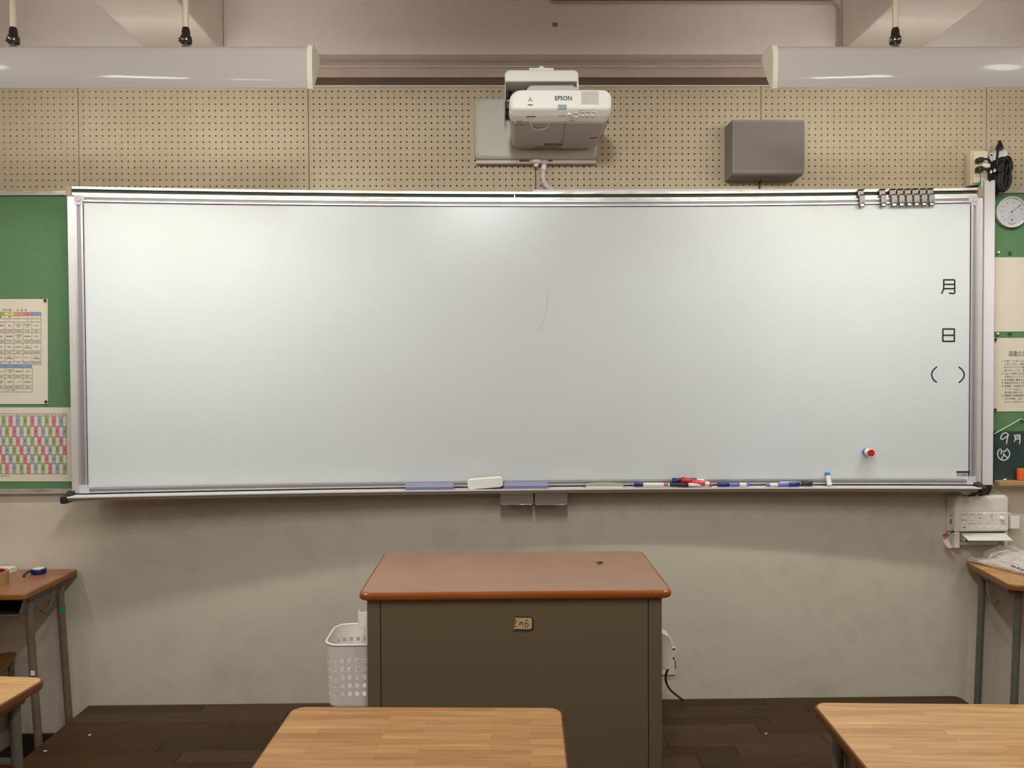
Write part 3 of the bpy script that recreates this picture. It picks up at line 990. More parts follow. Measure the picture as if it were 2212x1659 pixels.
g = G()
px_text(g, '２年６組', zx(95), zy(205), 5.6, mp2_, .92, .0)
px_text(g, '時', zx(262), zy(207), 4.4, mp2_, 1, .0); px_text(g, '間', zx(322), zy(207), 4.4, mp2_, 1, .0); px_text(g, '割', zx(382), zy(207), 4.4, mp2_, 1, .0)
for ci, s_ in ((3, '火'), (4, '水'), (5, '木'), (6, '金')):
    px_text(g, s_, zx((cols[ci] + cols[ci + 1]) / 2), zy(262), 4.0, mp2_)
for ci, s_ in ((3, '朝'), (4, '読'), (5, 'タ'), (6, 'イ'), (7, 'ム')):
    px_text(g, s_, zx((cols[ci] + cols[ci + 1]) / 2), zy(310), 4.2, mp2_)
px_text(g, 'Ｈ', zx(142), zy(358), 3.4, mp2_); px_text(g, 'Ｒ', zx(412), zy(358), 4.0, mp2_)
px_text(g, '休', zx(80), zy(1042), 4.4, mp2_, 1, .0); px_text(g, 'み', zx(238), zy(1042), 4.4, mp2_, 1, .0)
subj = {(3, 438): ['論理国語'], (4, 438): ['体育'], (5, 438): ['数学ⅡＢ', '探究'], (6, 438): ['物理基礎', '/化学'], (7, 438): ['日本史'],
        (3, 598): ['情報Ⅰ'], (4, 598): ['論理国語'], (5, 598): ['文学国語', '/化学'], (6, 598): ['英語論理Ⅱ'], (7, 598): ['数学Ⅱ'],
        (3, 756): ['体育'], (4, 756): ['数学Ⅱ'], (5, 756): ['総合探究'], (6, 756): ['化学・', '文学国語'], (7, 756): ['体育'],
        (3, 914): ['日本史'], (4, 914): ['化学・', '物理基礎'], (5, 914): ['英コミュⅡ'], (6, 914): ['英コミュⅡ'], (7, 914): ['化学・', '物理基礎'],
        (3, 1121): ['英コミュⅡ'], (4, 1121): ['文学国語', '/化学'], (5, 1121): ['論理国語'], (6, 1121): ['数学Ⅱ'],
        (3, 1278): ['数学ⅡＢ', '探究'], (4, 1278): ['家庭科'], (5, 1278): ['ＬＨＲ'], (6, 1278): ['論理国語']}
for (ci, yy_), ls in subj.items():
    cx_ = zx((cols[ci] + cols[ci + 1]) / 2 + (2 if yy_ > 1050 else 0))
    for k, s_ in enumerate(ls):
        px_text(g, s_, cx_, zy(yy_ + (k - (len(ls) - 1) / 2) * 29), 3.5, mp2_, .95 if len(s_) < 5 else .86, .0)
px_text(g, 'ＳＨＲ・清掃', zx(143), zy(1404), 3.5, mp2_)
for yy_ in (519, 677, 835, 992, 1198, 1356):        # too small to read in the photo: broken dashes
    for ci in range(3, 8 if yy_ < 1050 else 7):
        cx_ = (cols[ci] + cols[ci + 1]) / 2
        k = random.choice((28, 46, 54))
        x = cx_ - k
        while x < cx_ + k:
            w = random.uniform(10, 22)
            g.strokes([[(zx(x), zy(yy_ - 4)), (zx(min(x + w, cx_ + k)), zy(yy_ - 4))], [(zx(x), zy(yy_ + 5)), (zx(min(x + w * .8, cx_ + k)), zy(yy_ + 5))]], .62, mp2_)
            x += w + 7
part(t, 'lettering', g, 'ink_grey')
pin(98.3, 649, 'pin_dark', 'dark pin in the upper right corner of the timetable')
pin(100.2, 867.5, 'pin_dark', 'dark pin in the lower right corner of the timetable')

# ---- colour-celled rota (left, tucked behind the whiteboard)
t = sheet('duty_chart', 'printed chart of pink, blue and green cells on the left notice board under the timetable', 'chart',
          ((-120, 880), (158, 880), (158, 1040), (-120, 1040)), y=-.0118)
Yc1, Yc2 = -.0124, -.0127
c1 = lambda u, v: at(u, v, Yc1)
c2 = lambda u, v: at(u, v, Yc2)
yr = [898.3, 921, 943.6, 962.8, 982, 1001, 1023.6]
cw = 7.77
gs = {k: G() for k in ('p_green', 'p_pink', 'p_grey', 'p_lpink')}
gt = G()
for rI in range(6):
    base = 3.6 + rI * cw
    k = -16
    while True:
        x0 = base + k * cw
        if x0 >= 143:
            break
        x1 = min(x0 + cw, 143.8)
        ph = k % 6
        if ph in (0, 2, 4) and x1 > -100:
            kk = ('p_green', None, 'p_pink', None, 'p_grey')[ph]
            gs[kk].quad2(x0, x1, yr[rI + 1], yr[rI], c1)
            xm = (x0 + x1) / 2
            ym = (yr[rI] + yr[rI + 1]) / 2
            h_ = {'p_green': 5.0, 'p_pink': 2.6, 'p_grey': 3.4}[kk]
            yv = ym - h_
            while yv < ym + h_:
                gt.strokes([[(xm - 1.2, yv), (xm + 1.2, yv)]], .75, c2)
                if random.random() < .6:
                    gt.strokes([[(xm + random.uniform(-.8, .8), yv), (xm + random.uniform(-.6, .6), yv + 1.6)]], .6, c2)
                yv += 1.75
        k += 1
for x0 in (35, 97.5, 136):
    gs['p_lpink'].quad2(x0, x0 + 7.5, 898, 894, c1)
for k, gg in gs.items():
    part(t, 'colour_cells', gg, k, kind='stuff')
g = G()
for y_ in [893.6] + yr:
    g.strokes([[(-110, y_), (143.8, y_)]], .6, c2)
x = 3.6 - 14 * cw
while x < 144:
    g.strokes([[(x, 893.6), (x, 1023.6)]], .4, c2); x += cw
g.strokes([[(143.8, 893.6), (143.8, 1023.6)]], .6, c2)
part(t, 'ruling', g, 'line')
for x in (2, 6, 10, 14, 18):
    gt.strokes([[(x, 1028), (x + 2.4, 1028)]], .9, c2)
part(t, 'lettering', gt, 'ink_grey')

# ---- right notice board
sheet('poster', 'plain cream poster sheet pinned on the right notice board under the round dial', 'poster',
      ((2148, 556), (2290, 555), (2290, 716), (2147.5, 716.5)))
t = sheet('duty_notice', 'cream sheet of printed duty instructions pinned on the right notice board above the small blackboard', 'notice',
          ((2147, 730), (2290, 729.5), (2290, 888.5), (2146, 889)))
g = G()
px_text(g, '週番の仕事', 2178.5, 763, 9.6, mp2_, .98, .0, 'LEFT')
g.strokes([[(2179, 768.3), (2228, 768)]], 1.0, mp2_)
lines_ = ['①|８時１５分までに日誌', '|に取りに行く。職員', '|BOXからクラスの配', '|室に持っていき、配布', '②|classi に配信される連', '|る事をホワイトボード', '③|休み時間に黒板を消す',
          '④|週番日誌を記入する。', '⑤|放課後、中央廊下の配', '|ァイル）を記入し、職', '|室の棚に提出する。', '⑥|放課後や移動教室の際', '|のかぎ閉め、消灯、エ', '|キュレータのスイッチ']
for k, s_ in enumerate(lines_):
    a, c = s_.split('|')
    yy_ = 780 + k * 6.78
    if a:
        px_text(g, a, 2163, yy_, 4.6, mp2_, 1, 0, 'LEFT')
    px_text(g, c, 2169.5, yy_, 4.9, mp2_, .96, .0, 'LEFT')
part(t, 'lettering', g, 'ink_grey')
pin(2149.6, 733.5, 'pin_dark', 'dark pin in the upper left corner of the duty notice')
pin(2149, 885, 'pin_dark', 'dark pin in the lower left corner of the duty notice')
pin(2155.8, 545.5, 'pin_white', 'white pin above the plain cream poster')
pin(2181, 546, 'pin_green', 'green pin above the plain cream poster', r=.0065)
pin(2154, 720.8, 'pin_white', 'white pin between the poster and the duty notice')
pin(2181.5, 719.6, 'pin_green', 'green pin between the poster and the duty notice', r=.0065)
pin(2207.5, 905.5, 'pin_green', 'green pin holding the string of the small blackboard', r=.0068)

# small blackboard hanging on a string
a = at(2146.5, 1043.5, -.030); c = at(2300, 931, -.030)
t = thing('small_blackboard', 'small hanging blackboard with chalk writing at the right edge', 'blackboard', ((a.x + c.x) / 2, -.02, a.z))
part(t, 'slate', G().rbox(a.x, c.x, -.030, -.0218, a.z + .010, c.z, .001, 1), 'mini')
lg = part(t, 'ledge', G().rbox(a.x + .001, c.x, -.066, -.0303, a.z - .006, a.z + .0125, .003, 2), 'ledge')
q0 = at(2148, 937, -.0320); q1 = at(2205.5, 904.5, -.021); q2 = at(2268, 937, -.0320)
part(t, 'string', G().tube([q0, q1, q2], .0017, 6), 'string')
Ym = -.0306
bm_ = lambda u, v: at(2130 + u * .1025, 890 + v * .1025, Ym)
wv = 22
g = G()
g.strokes([[(470, 495), (455, 455), (415, 437), (370, 445), (330, 485), (308, 535), (315, 570), (350, 572), (400, 545), (450, 505), (470, 490)], [(460, 500), (448, 560), (437, 620), (430, 668)],
           [(598, 490), (612, 530), (615, 570), (606, 600), (595, 618)], [(625, 488), (715, 483)], [(712, 483), (716, 560), (714, 630), (702, 670)], [(625, 530), (705, 520)], [(632, 575), (705, 560)]], wv, bm_)
g.strokes([arc(370, 885, 127, 130, -60, 235, 26)[::1] + [(445, 1000)][:0]], wv, bm_)
g.strokes([[(322, 792), (322, 840), (316, 885)], [(350, 835), (390, 818), (430, 812)], [(378, 865), (365, 920), (325, 985)], [(385, 905), (425, 945), (455, 965)]], wv, bm_)
part(t, 'chalk_writing', g, 'chalk')
a2 = at(2197, 1037, -.05); c2_ = at(2240, 1011.5, -.05)
t2 = thing('sponge_eraser', 'orange block eraser standing on the ledge of the small blackboard', 'eraser', ((a2.x + c2_.x) / 2, -.045, a.z + .0127))
zt_ = a.z + .0128
part(t2, 'sponge', G().rbox(a2.x + .003, c2_.x, -.060, -.040, zt_, c2_.z, .004, 2), 'orange')
part(t2, 'backing', G().rbox(a2.x - .0005, c2_.x, -.0395, -.031, zt_, c2_.z + .001, .002, 1), 'pj_dark')
q = at(2171.5, 1035.5, -.05)
solo('chalk_stub', 'tiny white chalk stub on the ledge of the small blackboard', 'chalk', G().cyl((q.x - .006, -.05, zt_ + .0036), (q.x + .005, -.047, zt_ + .0036), .0035, 8), 'chalk', (q.x, -.05, zt_))

# dial thermometer / hygrometer
c = at(2185.8, 458, -.028)
R0 = .0615
t = thing('wall_thermometer', 'round white dial thermometer with two pointers on the right notice board', 'thermometer', (c.x, -.0105, c.z - R0))
part(t, 'case', G().lathe((c.x, -.0105, c.z), (c.x, -1, c.z), [(0, R0 - .004), (.006, R0 - .001), (.018, R0), (.021, R0 - .001), (.0215, R0 - .0035), (.0150, R0 - .0065)], 48), 'alu_white')
fc = part(t, 'dial_face', G().lathe((c.x, -.0252, c.z), (c.x, -1, c.z), [(0, R0 - .0068), (.0006, R0 - .0068)], 48), 'dial')
dm = lambda u, v: Vector((c.x + u, -.0262, c.z + v))
g = G()
rr = R0 - .013
for k in range(-6, 7):
    a_ = math.radians(90 - k * 21)
    g.strokes([[(rr * math.cos(a_) * 1.08, rr * math.sin(a_) * 1.08), (rr * math.cos(a_) * 1.16, rr * math.sin(a_) * 1.16)]], .0009, dm)
g.strokes([arc(0, 0, rr * 1.12, rr * 1.12, -36, 216, 40)], .0006, dm)
for s_, a_ in (('10', 118), ('20', 78), ('30', 40), ('40', 16), ('50', -10), ('0', 148), ('10', 176), ('20', 205), ('30', 226)):
    a2_ = math.radians(a_)
    text_geo(g, s_, .0085, plane_map(dm(rr * .82 * math.cos(a2_), rr * .82 * math.sin(a2_) - .003), (1, 0, 0), (0, 0, 1)), 'CENTER')
g.strokes([arc(.002, -.030, .017, .017, 20, 160, 12)[::-1]], .0008, dm)
for k in range(9):
    a_ = math.radians(-20 + k * 27.5)
    g.strokes([[(.002 + .014 * math.cos(a_), -.030 + .014 * math.sin(a_)), (.002 + .017 * math.cos(a_), -.030 + .017 * math.sin(a_))]], .0008, dm)
part(t, 'scale_print', g, 'ink_grey', fc)
part(t, 'comfort_mark', G().strokes([arc(0, 0, rr * 1.12, rr * 1.12, 62, 84, 8), arc(.001, -.028, .020, .020, 228, 312, 10)], .0022, dm), 'red', fc)
for nm, o_, e_, w_ in (('temperature_pointer', (0, 0), (.041, .031), .0015), ('humidity_pointer', (.002, -.029), (-.003, -.045), .0012)):
    zz = lambda u, v: Vector((c.x + u, -.0268, c.z + v))
    part(t, nm, G().strokes([[o_, e_]], w_, zz).lathe((c.x + o_[0], -.0262, c.z + o_[1]), (c.x + o_[0], -1, c.z + o_[1]), [(0, .003), (.0015, .0028)], 12), 'ink')
part(t, 'glass', G().lathe((c.x, -.0285, c.z), (c.x, -1, c.z), [(0, R0 - .0062), (.0008, R0 - .0062)], 48), 'glass')

# ================================================================== WHITE DUCT, OUTLET, CABLES, CONTROLLER (right)
a = at(2145.3, 1048, -.076); c = at(2127, 389, -.076)
t = thing('cable_duct', 'tall white vertical plastic cable duct at the right end of the whiteboard', 'cable duct', ((a.x + c.x) / 2, -.05, a.z))
part(t, 'cover', G().rbox(c.x, a.x, -.076, -.0215, a.z, c.z, .002, 2), 'post')
part(t, 'base_channel', G().rbox(c.x - .0095, c.x - .0002, -.066, -.0215, a.z + .015, c.z - .003, .001, 1), 'post')
# thin raceway on top of the board from the projector hose to the outlet
a = at(1151, 415.5, -.03); c = at(2092, 409.5, -.05)
t = thing('raceway', 'thin white cable raceway lying along the top rail right of the projector hose', 'raceway', ((a.x + c.x) / 2, -.025, 2.209))
part(t, 'channel', G().box(a.x, c.x, -.040, -.0135, 2.2085, 2.2135), 'post')
part(t, 'lid', G().rbox(a.x, c.x, -.0415, -.0135, 2.2137, 2.2185, .001, 1), 'post')

a = at(2101, 398, -.060); c = at(2136, 325.5, -.060)
t = thing('outlet_box', 'beige surface mounted power outlet box above the right end of the whiteboard', 'outlet', ((a.x + c.x) / 2, -.03, a.z))
part(t, 'box', G().rbox(a.x - .002, c.x, -.052, -.0135, a.z - .002, c.z + .002, .004, 2), 'cream_plastic')
pl = part(t, 'face_plate', G().prism(rrect(a.x + .002, c.x - .002, a.z + .004, c.z - .002, .004), 'y', -.060, -.0521, bev=.004), 'cream_plastic')
zc = (a.z + c.z) / 2
xc = (a.x + c.x) / 2
part(t, 'insert', G().prism(rrect(xc - .017, xc + .017, zc - .036, zc + .030, .003), 'y', -.0635, -.0602, bev=.002), 'cream_plastic', pl)
plug_ends = []
for k, (px, py, lbl) in enumerate(((2116.5, 346.5, 'black plug in the upper socket of the beige outlet box'), (2116.5, 365.5, 'black plug in the lower socket of the beige outlet box, with a white tag'))):
    q = at(px, py, -.078)
    t = thing('power_plug', lbl, 'plug', (q.x, -.064, q.z), 0, 'plugs in the outlet box')
    part(t, 'plug_body', G().rbox(q.x - .011, q.x + .009, -.092, -.0640, q.z - .010, q.z + .010, .004, 2), 'black_gloss')
    if k == 0:
        pts = [(q.x + .006, -.088, q.z + .002), (q.x + .022, -.092, q.z + .002), (q.x + .034, -.090, q.z - .010), (q.x + .044, -.084, q.z - .032), (q.x + .050, -.078, q.z - .060), (q.x + .053, -.06, q.z - .085), (q.x + .053, -.045, q.z - .105)]
    else:
        pts = [(q.x + .006, -.088, q.z), (q.x + .020, -.090, q.z - .004), (q.x + .033, -.086, q.z - .018), (q.x + .041, -.076, q.z - .042), (q.x + .043, -.055, q.z - .065)]
    part(t, 'cord', G().tube(pts, .0045, 8), 'black')
    if k == 1:
        part(t, 'tag_label', G().rbox(q.x - .003, q.x + .028, -.096, -.0945, q.z + .006, q.z + .019, .0005, 1).xf(
            Matrix.Translation(q) @ Matrix.Rotation(math.radians(8), 4, 'Y') @ Matrix.Translation(-q)), 'white_plastic')
# thin lead with its teal sleeve, and dark bracket under the outlet
p_ = [at(2115.5, 372, -.094), at(2117.5, 380, -.09), at(2118, 388, -.075), at(2115, 403, -.06)]
t = thing('thin_lead', 'thin dark lead with a teal sleeve dropping below the beige outlet box', 'cable', p_[-1])
part(t, 'wire', G().tube(p_, .0011, 6), 'black')
part(t, 'sleeve', G().tube([at(2117, 392, -.082), at(2115, 408, -.078)], .0045, 8), 'tape_green')
a = at(2092, 410, -.045); c = at(2116, 402.5, -.045)
t = solo('black_adapter', 'dark wedge of cable lying on the top rail under the beige outlet box', 'cable',
         G().prism([(a.x, 2.2190), (c.x, 2.2190), (c.x, 2.234), (a.x + .012, 2.227)], 'y', -.058, -.0145), 'black', (a.x, -.05, 2.219))

# black coiled cable bundle on a white hook plate
a = at(2139, 389, -.02); c = at(2175, 325.5, -.02)
t = thing('hook_plate', 'white plastic plate with hook behind the coiled black cable', 'hook', ((a.x + c.x) / 2, -.015, a.z))
part(t, 'plate', G().rbox(a.x + .010, c.x, -.0235, -.0135, a.z + .012, c.z, .0015, 1), 'post')
part(t, 'tab', G().rbox(a.x, a.x + .0098, -.018, -.0135, a.z + .02, c.z - .006, .0012, 1), 'post')
hk = at(2158, 352, -.03)
part(t, 'peg', G().cyl((hk.x, -.0236, hk.z - .012), (hk.x, -.055, hk.z - .008), .004, 8), 'post')
part(t, 'screw', G().lathe((a.x + .005, -.0181, c.z - .017), (a.x + .005, -1, c.z - .017), [(0, .0035), (.0012, .0028)], 10), 'chrome')
t = thing('cable_bundle', 'thick coiled black power cable with plug pointing up right of the outlet box', 'cable', (hk.x, -.05, hk.z - .13))
gb = G()
rnd = random.Random(3)
bc = at(2159, 384, -.05)
for k in range(13):
    w = .014 + .013 * rnd.random()
    hh = .058 + .008 * rnd.random()
    ox = (k - 6) * .0020 + rnd.uniform(-.002, .002)
    oz = rnd.uniform(-.006, .006)
    yk = -.034 - .0032 * k
    pts = []
    for q in range(20):
        s_ = 2 * pi * q / 20
        ww = w * (1 + .25 * math.sin(s_ * 1 + .3))
        pinch = 1 - .45 * math.exp(-((math.sin(s_) * hh) / .018) ** 2) * .8
        pts.append((bc.x + ox + ww * math.cos(s_) * pinch + .004 * math.sin(s_), yk + .003 * math.sin(2 * s_), bc.z + .006 + oz + hh * math.sin(s_)))
    gb.tube(pts, .0044, 7, True)
part(t, 'coil', gb, 'black')
tie = at(2157.5, 371, -.06)
part(t, 'tie', G().tube([(tie.x + .021 * math.cos(q * pi / 8), -.052 + .024 * math.sin(q * pi / 8), tie.z + .0015 * math.sin(q)) for q in range(16)], .0036, 6, True), 'black_gloss')
q0 = at(2157, 352, -.078); q1 = at(2160, 303, -.05)
part(t, 'plug', G().lathe(at(2158.5, 323, -.055), q1, [(0, .013), (.006, .0135), (.020, .010), (.030, .006), (.036, .0045)], 12), 'black_gloss')
part(t, 'lead', G().tube([at(2153, 357, -.070), at(2154, 340, -.070), at(2156, 322, -.060), at(2158, 312, -.055)], .0045, 7), 'black')
for px, py in ((2140.5, 371.5), (2148.5, 368.5)):
    qa = at(px, py, -.09)
    part(t, 'cable_tag', G().rbox(qa.x - .004, qa.x + .004, -.092, -.089, qa.z - .006, qa.z + .006, .0006, 1).xf(
        Matrix.Translation(qa) @ Matrix.Rotation(math.radians(18), 4, 'Y') @ Matrix.Translation(-qa)), 'post')

# controller on the wall
yf = -.057
def cx3(px, py, y=yf): return at(px, py, y)
a = cx3(2063, 1185); c = cx3(2180.5, 1070)
t = thing('wall_controller', 'white wall mounted projector control box with buttons, knob and open front flap', 'controller', ((a.x + c.x) / 2, -.05, a.z))
# rounded shell: left flank slopes back to the wall; the lower middle is a recess behind the flap
zs0 = cx3(2100, 1150).z
shell = G().prism(rrect(a.x, c.x, zs0, c.z, (.004, .004, .016, .016)), 'y', yf, -.0025, bev=.010)
part(t, 'shell', shell, 'white_plastic')
fl = at(2046, 1080, -.012)
part(t, 'flank', G().add([(a.x + .006, yf + .006, c.z - .012), (a.x + .006, yf + .006, a.z), (a.x - .002, -.0025, a.z - .001), (a.x - .002, -.0025, c.z - .004), (a.x + .006, -.0025, c.z - .004), (a.x + .006, -.0025, a.z)],
                         [(0, 3, 2, 1), (0, 4, 3), (1, 2, 5), (0, 1, 5, 4), (2, 3, 4, 5)]), 'white_plastic')
g1 = cx3(2075, 1185); g2 = cx3(2171, 1150); g3 = cx3(2180, 1180)
part(t, 'left_foot', G().rbox(a.x, g1.x, yf + .003, -.0025, a.z, zs0 - .0002, .004, 2), 'white_plastic')
part(t, 'right_foot', G().rbox(g2.x, c.x - .002, yf + .004, -.0025, a.z + .004, zs0 - .0002, .003, 2), 'white_plastic')
part(t, 'recess_back', G().box(g1.x + .0002, g2.x - .0002, -.022, -.0025, a.z + .003, zs0 - .0002), 'pj_grey')
part(t, 'recess_ledge', G().rbox(g1.x + .0004, g2.x - .016, -.044, -.0222, cx3(2100, 1179).z, cx3(2100, 1172).z, .001, 1), 'pj_grey')
s0 = cx3(2100, 1103.5)
part(t, 'seam', G().box(a.x + .006, c.x - .003, yf - .0004, yf + .001, s0.z - .0006, s0.z + .0004), 'pj_grey')
k0 = cx3(2073.5, 1146.5); k1 = cx3(2177, 1107)
pn = part(t, 'key_panel', G().prism(rrect(k0.x, k1.x, k0.z, k1.z, .005), 'y', yf - .004, yf - .0001, bev=.002), 'white_plastic')
yp = yf - .004
KX = lambda zx_: 2040 + zx_ / 12.29
KY = lambda zy_: 1060 + zy_ / 12.29
def key(x0, x1, y0, y1, r=.0022):
    qa = at(KX(x0), KY(y1), yp); qb = at(KX(x1), KY(y0), yp)
    part(t, 'button', G().prism(rrect(qa.x, qb.x, qa.z, qb.z, r, 3), 'y', yp - .0016, yp - .0001, bev=.0006), 'er_white', pn)
for (x0, x1, y0, y1) in ((455, 580, 670, 760), (890, 1000, 680, 790), (1205, 1310, 690, 790), (460, 560, 815, 880), (460, 580, 930, 1025), (680, 800, 905, 1020),
                         (890, 1010, 905, 1020), (1100, 1220, 905, 1020), (1320, 1425, 905, 1020), (1520, 1630, 915, 1025)):
    key(x0, x1, y0, y1)
qk = at(KX(740), KY(745), yp)
part(t, 'round_button', G().lathe((qk.x, yp - .0001, qk.z), (qk.x, -1, qk.z), [(0, .0065), (.0012, .0065), (.0018, .0055)], 18), 'er_white', pn)
qk = at(KX(1550), KY(740), yp - .006)
part(t, 'volume_knob', G().lathe((qk.x, yp - .0001, qk.z), (qk.x, -1, qk.z), [(0, .0085), (.010, .0078), (.012, .0060)], 20), 'er_white', pn)
kp = lambda u, v: at(KX(u), KY(v), yp - .0003)
g = G()
for (x0, x1, y_) in ((440, 600, 632), (660, 810, 630), (880, 1000, 632), (1222, 1290, 632), (1505, 1555, 632), (440, 590, 780), (665, 820, 873), (905, 980, 873), (1110, 1210, 873), (1330, 1395, 873), (1550, 1600, 873)):
    x = x0
    while x < x1:
        w = random.uniform(12, 26)
        g.strokes([[(x, y_), (min(x + w, x1), y_)]], 9, kp); x += w + 8
part(t, 'key_print', g, 'ink_grey', pn)
kq = lambda u, v: at(KX(u), KY(v), yp - .0022)
part(t, 'key_icons', G().strokes([[(925, 705), (970, 745)], [(1240, 680), (1275, 680)], [(1245, 715), (1280, 750)], [(505, 955), (560, 990)], [(505, 990), (560, 955)]], 16, kq), 'ink_grey', pn)
qk = at(KX(1052), KY(607), yp)
part(t, 'indicator_lamp', G().lathe((qk.x, yp, qk.z), (qk.x, -1, qk.z), [(0, .0016), (.0008, .0012)], 10), 'led', pn)
# open flap, tilted towards the room
f0 = at(KX(450), KY(1128), yf); f1 = at(KX(1610), KY(1128), yf)
e0 = at(KX(640), KY(1312), yf - .050); e1 = at(KX(1815), KY(1312), yf - .050)
th = Vector((0, .001, -.0035))
flp = part(t, 'flap', G().add([f0, f1, e1, e0, f0 + th, f1 + th, e1 + th, e0 + th], [(0, 1, 2, 3), (7, 6, 5, 4), (0, 4, 5, 1), (1, 5, 6, 2), (2, 6, 7, 3), (3, 7, 4, 0)]), 'er_white')
fm = lambda u, v: f0.lerp(f1, u).lerp(e0.lerp(e1, u), v) + Vector((0, -.0002, .0004))
part(t, 'flap_print', G().strokes([[(.44 + k * .03, .28), (.46 + k * .03, .28)] for k in range(8)] + [[(.06, .62), (.14, .62)], [(.86, .62), (.96, .62)]], .012, fm), 'ink_grey', flp)
part(t, 'hinge_arm', G().rbox(at(KX(535), KY(1260), yf).x, at(KX(560), KY(1260), yf).x, yf, -.0225, at(KX(540), KY(1350), yf).z, at(KX(540), KY(1220), yf).z, .001, 1), 'er_white')
part(t, 'slot', G().box(f0.x, f1.x, yf - .0006, yf + .001, f0.z + .0006, f0.z + .0028), 'gap')
sp_ = [at(2051, 1112, -.045), at(2054, 1128, -.05)]
for nm, (px, py), rx, rz in (('side_slot', (2052, 1113.5), .006, .0015), ('side_socket', (2055, 1127), .003, .010)):
    q = at(px, py, -.028)
    q.x = a.x - .0005
    part(t, nm, G().rbox(q.x - .001, q.x + .004, -.028 - rx, -.028 + rx, q.z - rz, q.z + rz, .001, 1), 'black')
# remote-control holder on its right
a = at(2184, 1142, -.055); c = at(2203, 1114.5, -.055)
t = thing('pen_holder', 'small open white plastic holder on the wall right of the control box', 'holder', ((a.x + c.x) / 2, -.03, a.z))
x0, x1, z0, z1 = a.x, c.x, a.z, c.z
part(t, 'front_wall', G().rbox(x0, x1, -.055, -.0525, z0, z1, .0008, 1), 'er_white')
for xa in (x0, x1 - .0025):
    part(t, 'side_wall', G().box(xa, xa + .0025, -.0524, -.003, z0 + .0005, z1 + .002), 'er_white')
part(t, 'back_wall', G().box(x0 - .003, x1, -.0029, -.001, z0 + .001, z1 + .006), 'er_white')
part(t, 'base', G().box(x0 + .0026, x1 - .0026, -.0524, -.003, z0 + .0005, z0 + .003), 'er_white')
# red and pink strap tied at its left
q = at(2049, 1148, -.075)
t = thing('strap_tag', 'red and pink tag hanging on a black cord at the left of the control box', 'tag', (q.x, -.075, q.z - .04))
k0 = at(2058, 1148, -.07)
part(t, 'cord', G().tube([at(2056, 1141, -.06), k0, at(2050, 1157, -.085), at(2040, 1163, -.088), at(2037, 1157, -.088), at(2046, 1150, -.085), at(2057, 1149, -.08)], .0012, 6), 'black')
part(t, 'cord_end', G().tube([k0, at(2044.5, 1147, -.08)], .0011, 6), 'black')
part(t, 'knot', G().lathe(k0 + Vector((-.004, -.004, 0)), k0 + Vector((.004, -.004, 0)), [(0, .002), (.003, .004), (.006, .004), (.008, .002)], 8), 'black')
def ribbon(pts, w, y):
    L_ = [at(px - w, py + dy, y) for px, py, dy in pts]; R_ = [at(px + w, py - dy, y) for px, py, dy in pts]
    n = len(pts)
    g = G()
    for off in (0, .0012):
        g.add([p + Vector((0, off, 0)) for p in L_ + R_], [(i, i + 1, n + i + 1, n + i) for i in range(n - 1)], True)
    g.add(L_ + [p + Vector((0, .0012, 0)) for p in L_], [(i, i + 1, n + i + 1, n + i) for i in range(n - 1)])
    g.add(R_ + [p + Vector((0, .0012, 0)) for p in R_], [(i, i + 1, n + i + 1, n + i) for i in range(n - 1)])
    return g
part(t, 'red_band', G().lathe(at(2037.5, 1157, -.083), at(2048.5, 1153, -.083), [(0, .0025), (.004, .0055), (.016, .0055), (.0195, .003)], 10), 'red')
part(t, 'pink_band', ribbon([(2042, 1163, 1.5), (2044.5, 1170, 1.2), (2049, 1178, 1.0), (2054, 1184, 0.3)], 5.3, -.082), 'pink')
# cables from duct into the control box
t = thing('cable_run', 'black cables running from the white duct down into the control box', 'cable', at(2132, 1060, -.05))
for k, pts in enumerate(([(2134, 1048, -.05), (2132, 1056, -.058), (2124, 1062, -.06), (2108, 1067, -.06), (2094, 1070.5, -.06)], [(2137, 1048, -.045), (2135, 1058, -.05), (2128, 1065, -.05), (2116, 1070.5, -.05)],
                         [(2140, 1048, -.04), (2138, 1058, -.04), (2132, 1069, -.04), (2130, 1071, -.04)], [(2131, 1048, -.06), (2127, 1057, -.066), (2116, 1065, -.066), (2104, 1069.5, -.064)])):
    part(t, 'cable', G().tube([at(*p) for p in pts], .0048, 7), 'black')

# ================================================================== PROJECTOR
t = thing('projector', 'white and grey short throw projector on a wall mount above the whiteboard', 'projector', (0.2, -.2, 2.37))
X0, X1 = 0.030, 0.382
# white front shell: rounded-corner front, wrapping down to a control bevel
def hull(sections):
    """loft between outlines (lists of 3-D points of equal length)"""
    g = G(); n = len(sections[0])
    for A, B_ in zip(sections[:-1], sections[1:]):
        g.add(list(A) + list(B_), [(i, (i + 1) % n, n + (i + 1) % n, n + i) for i in range(n)], True)
    g.add(sections[0], [list(range(n))[::-1]]); g.add(sections[-1], [list(range(n))])
    return g
def outl(x0, x1, z0, z1, r, y, rz=None):
    return [(p[0], y, p[1]) for p in rrect(x0, x1, z0, z1, r, 6)]
ZB, ZT = 2.382, 2.474
part(t, 'front_shell', hull([outl(X0 + .014, X1 - .012, 2.413, ZT - .004, (.012, .012, .024, .034), -.402),
                             outl(X0 + .007, X1 - .006, 2.409, ZT - .001, (.014, .014, .026, .036), -.4005),
                             outl(X0 + .003, X1 - .002, 2.405, ZT, (.016, .016, .028, .036), -.396),
                             outl(X0, X1, 2.393, ZT + .001, (.022, .022, .028, .036), -.378),
                             outl(X0, X1, ZB + .001, ZT + .002, (.030, .030, .028, .036), -.355),
                             outl(X0, X1, ZB, ZT + .003, (.030, .030, .028, .036), -.33)]), 'pj_white')
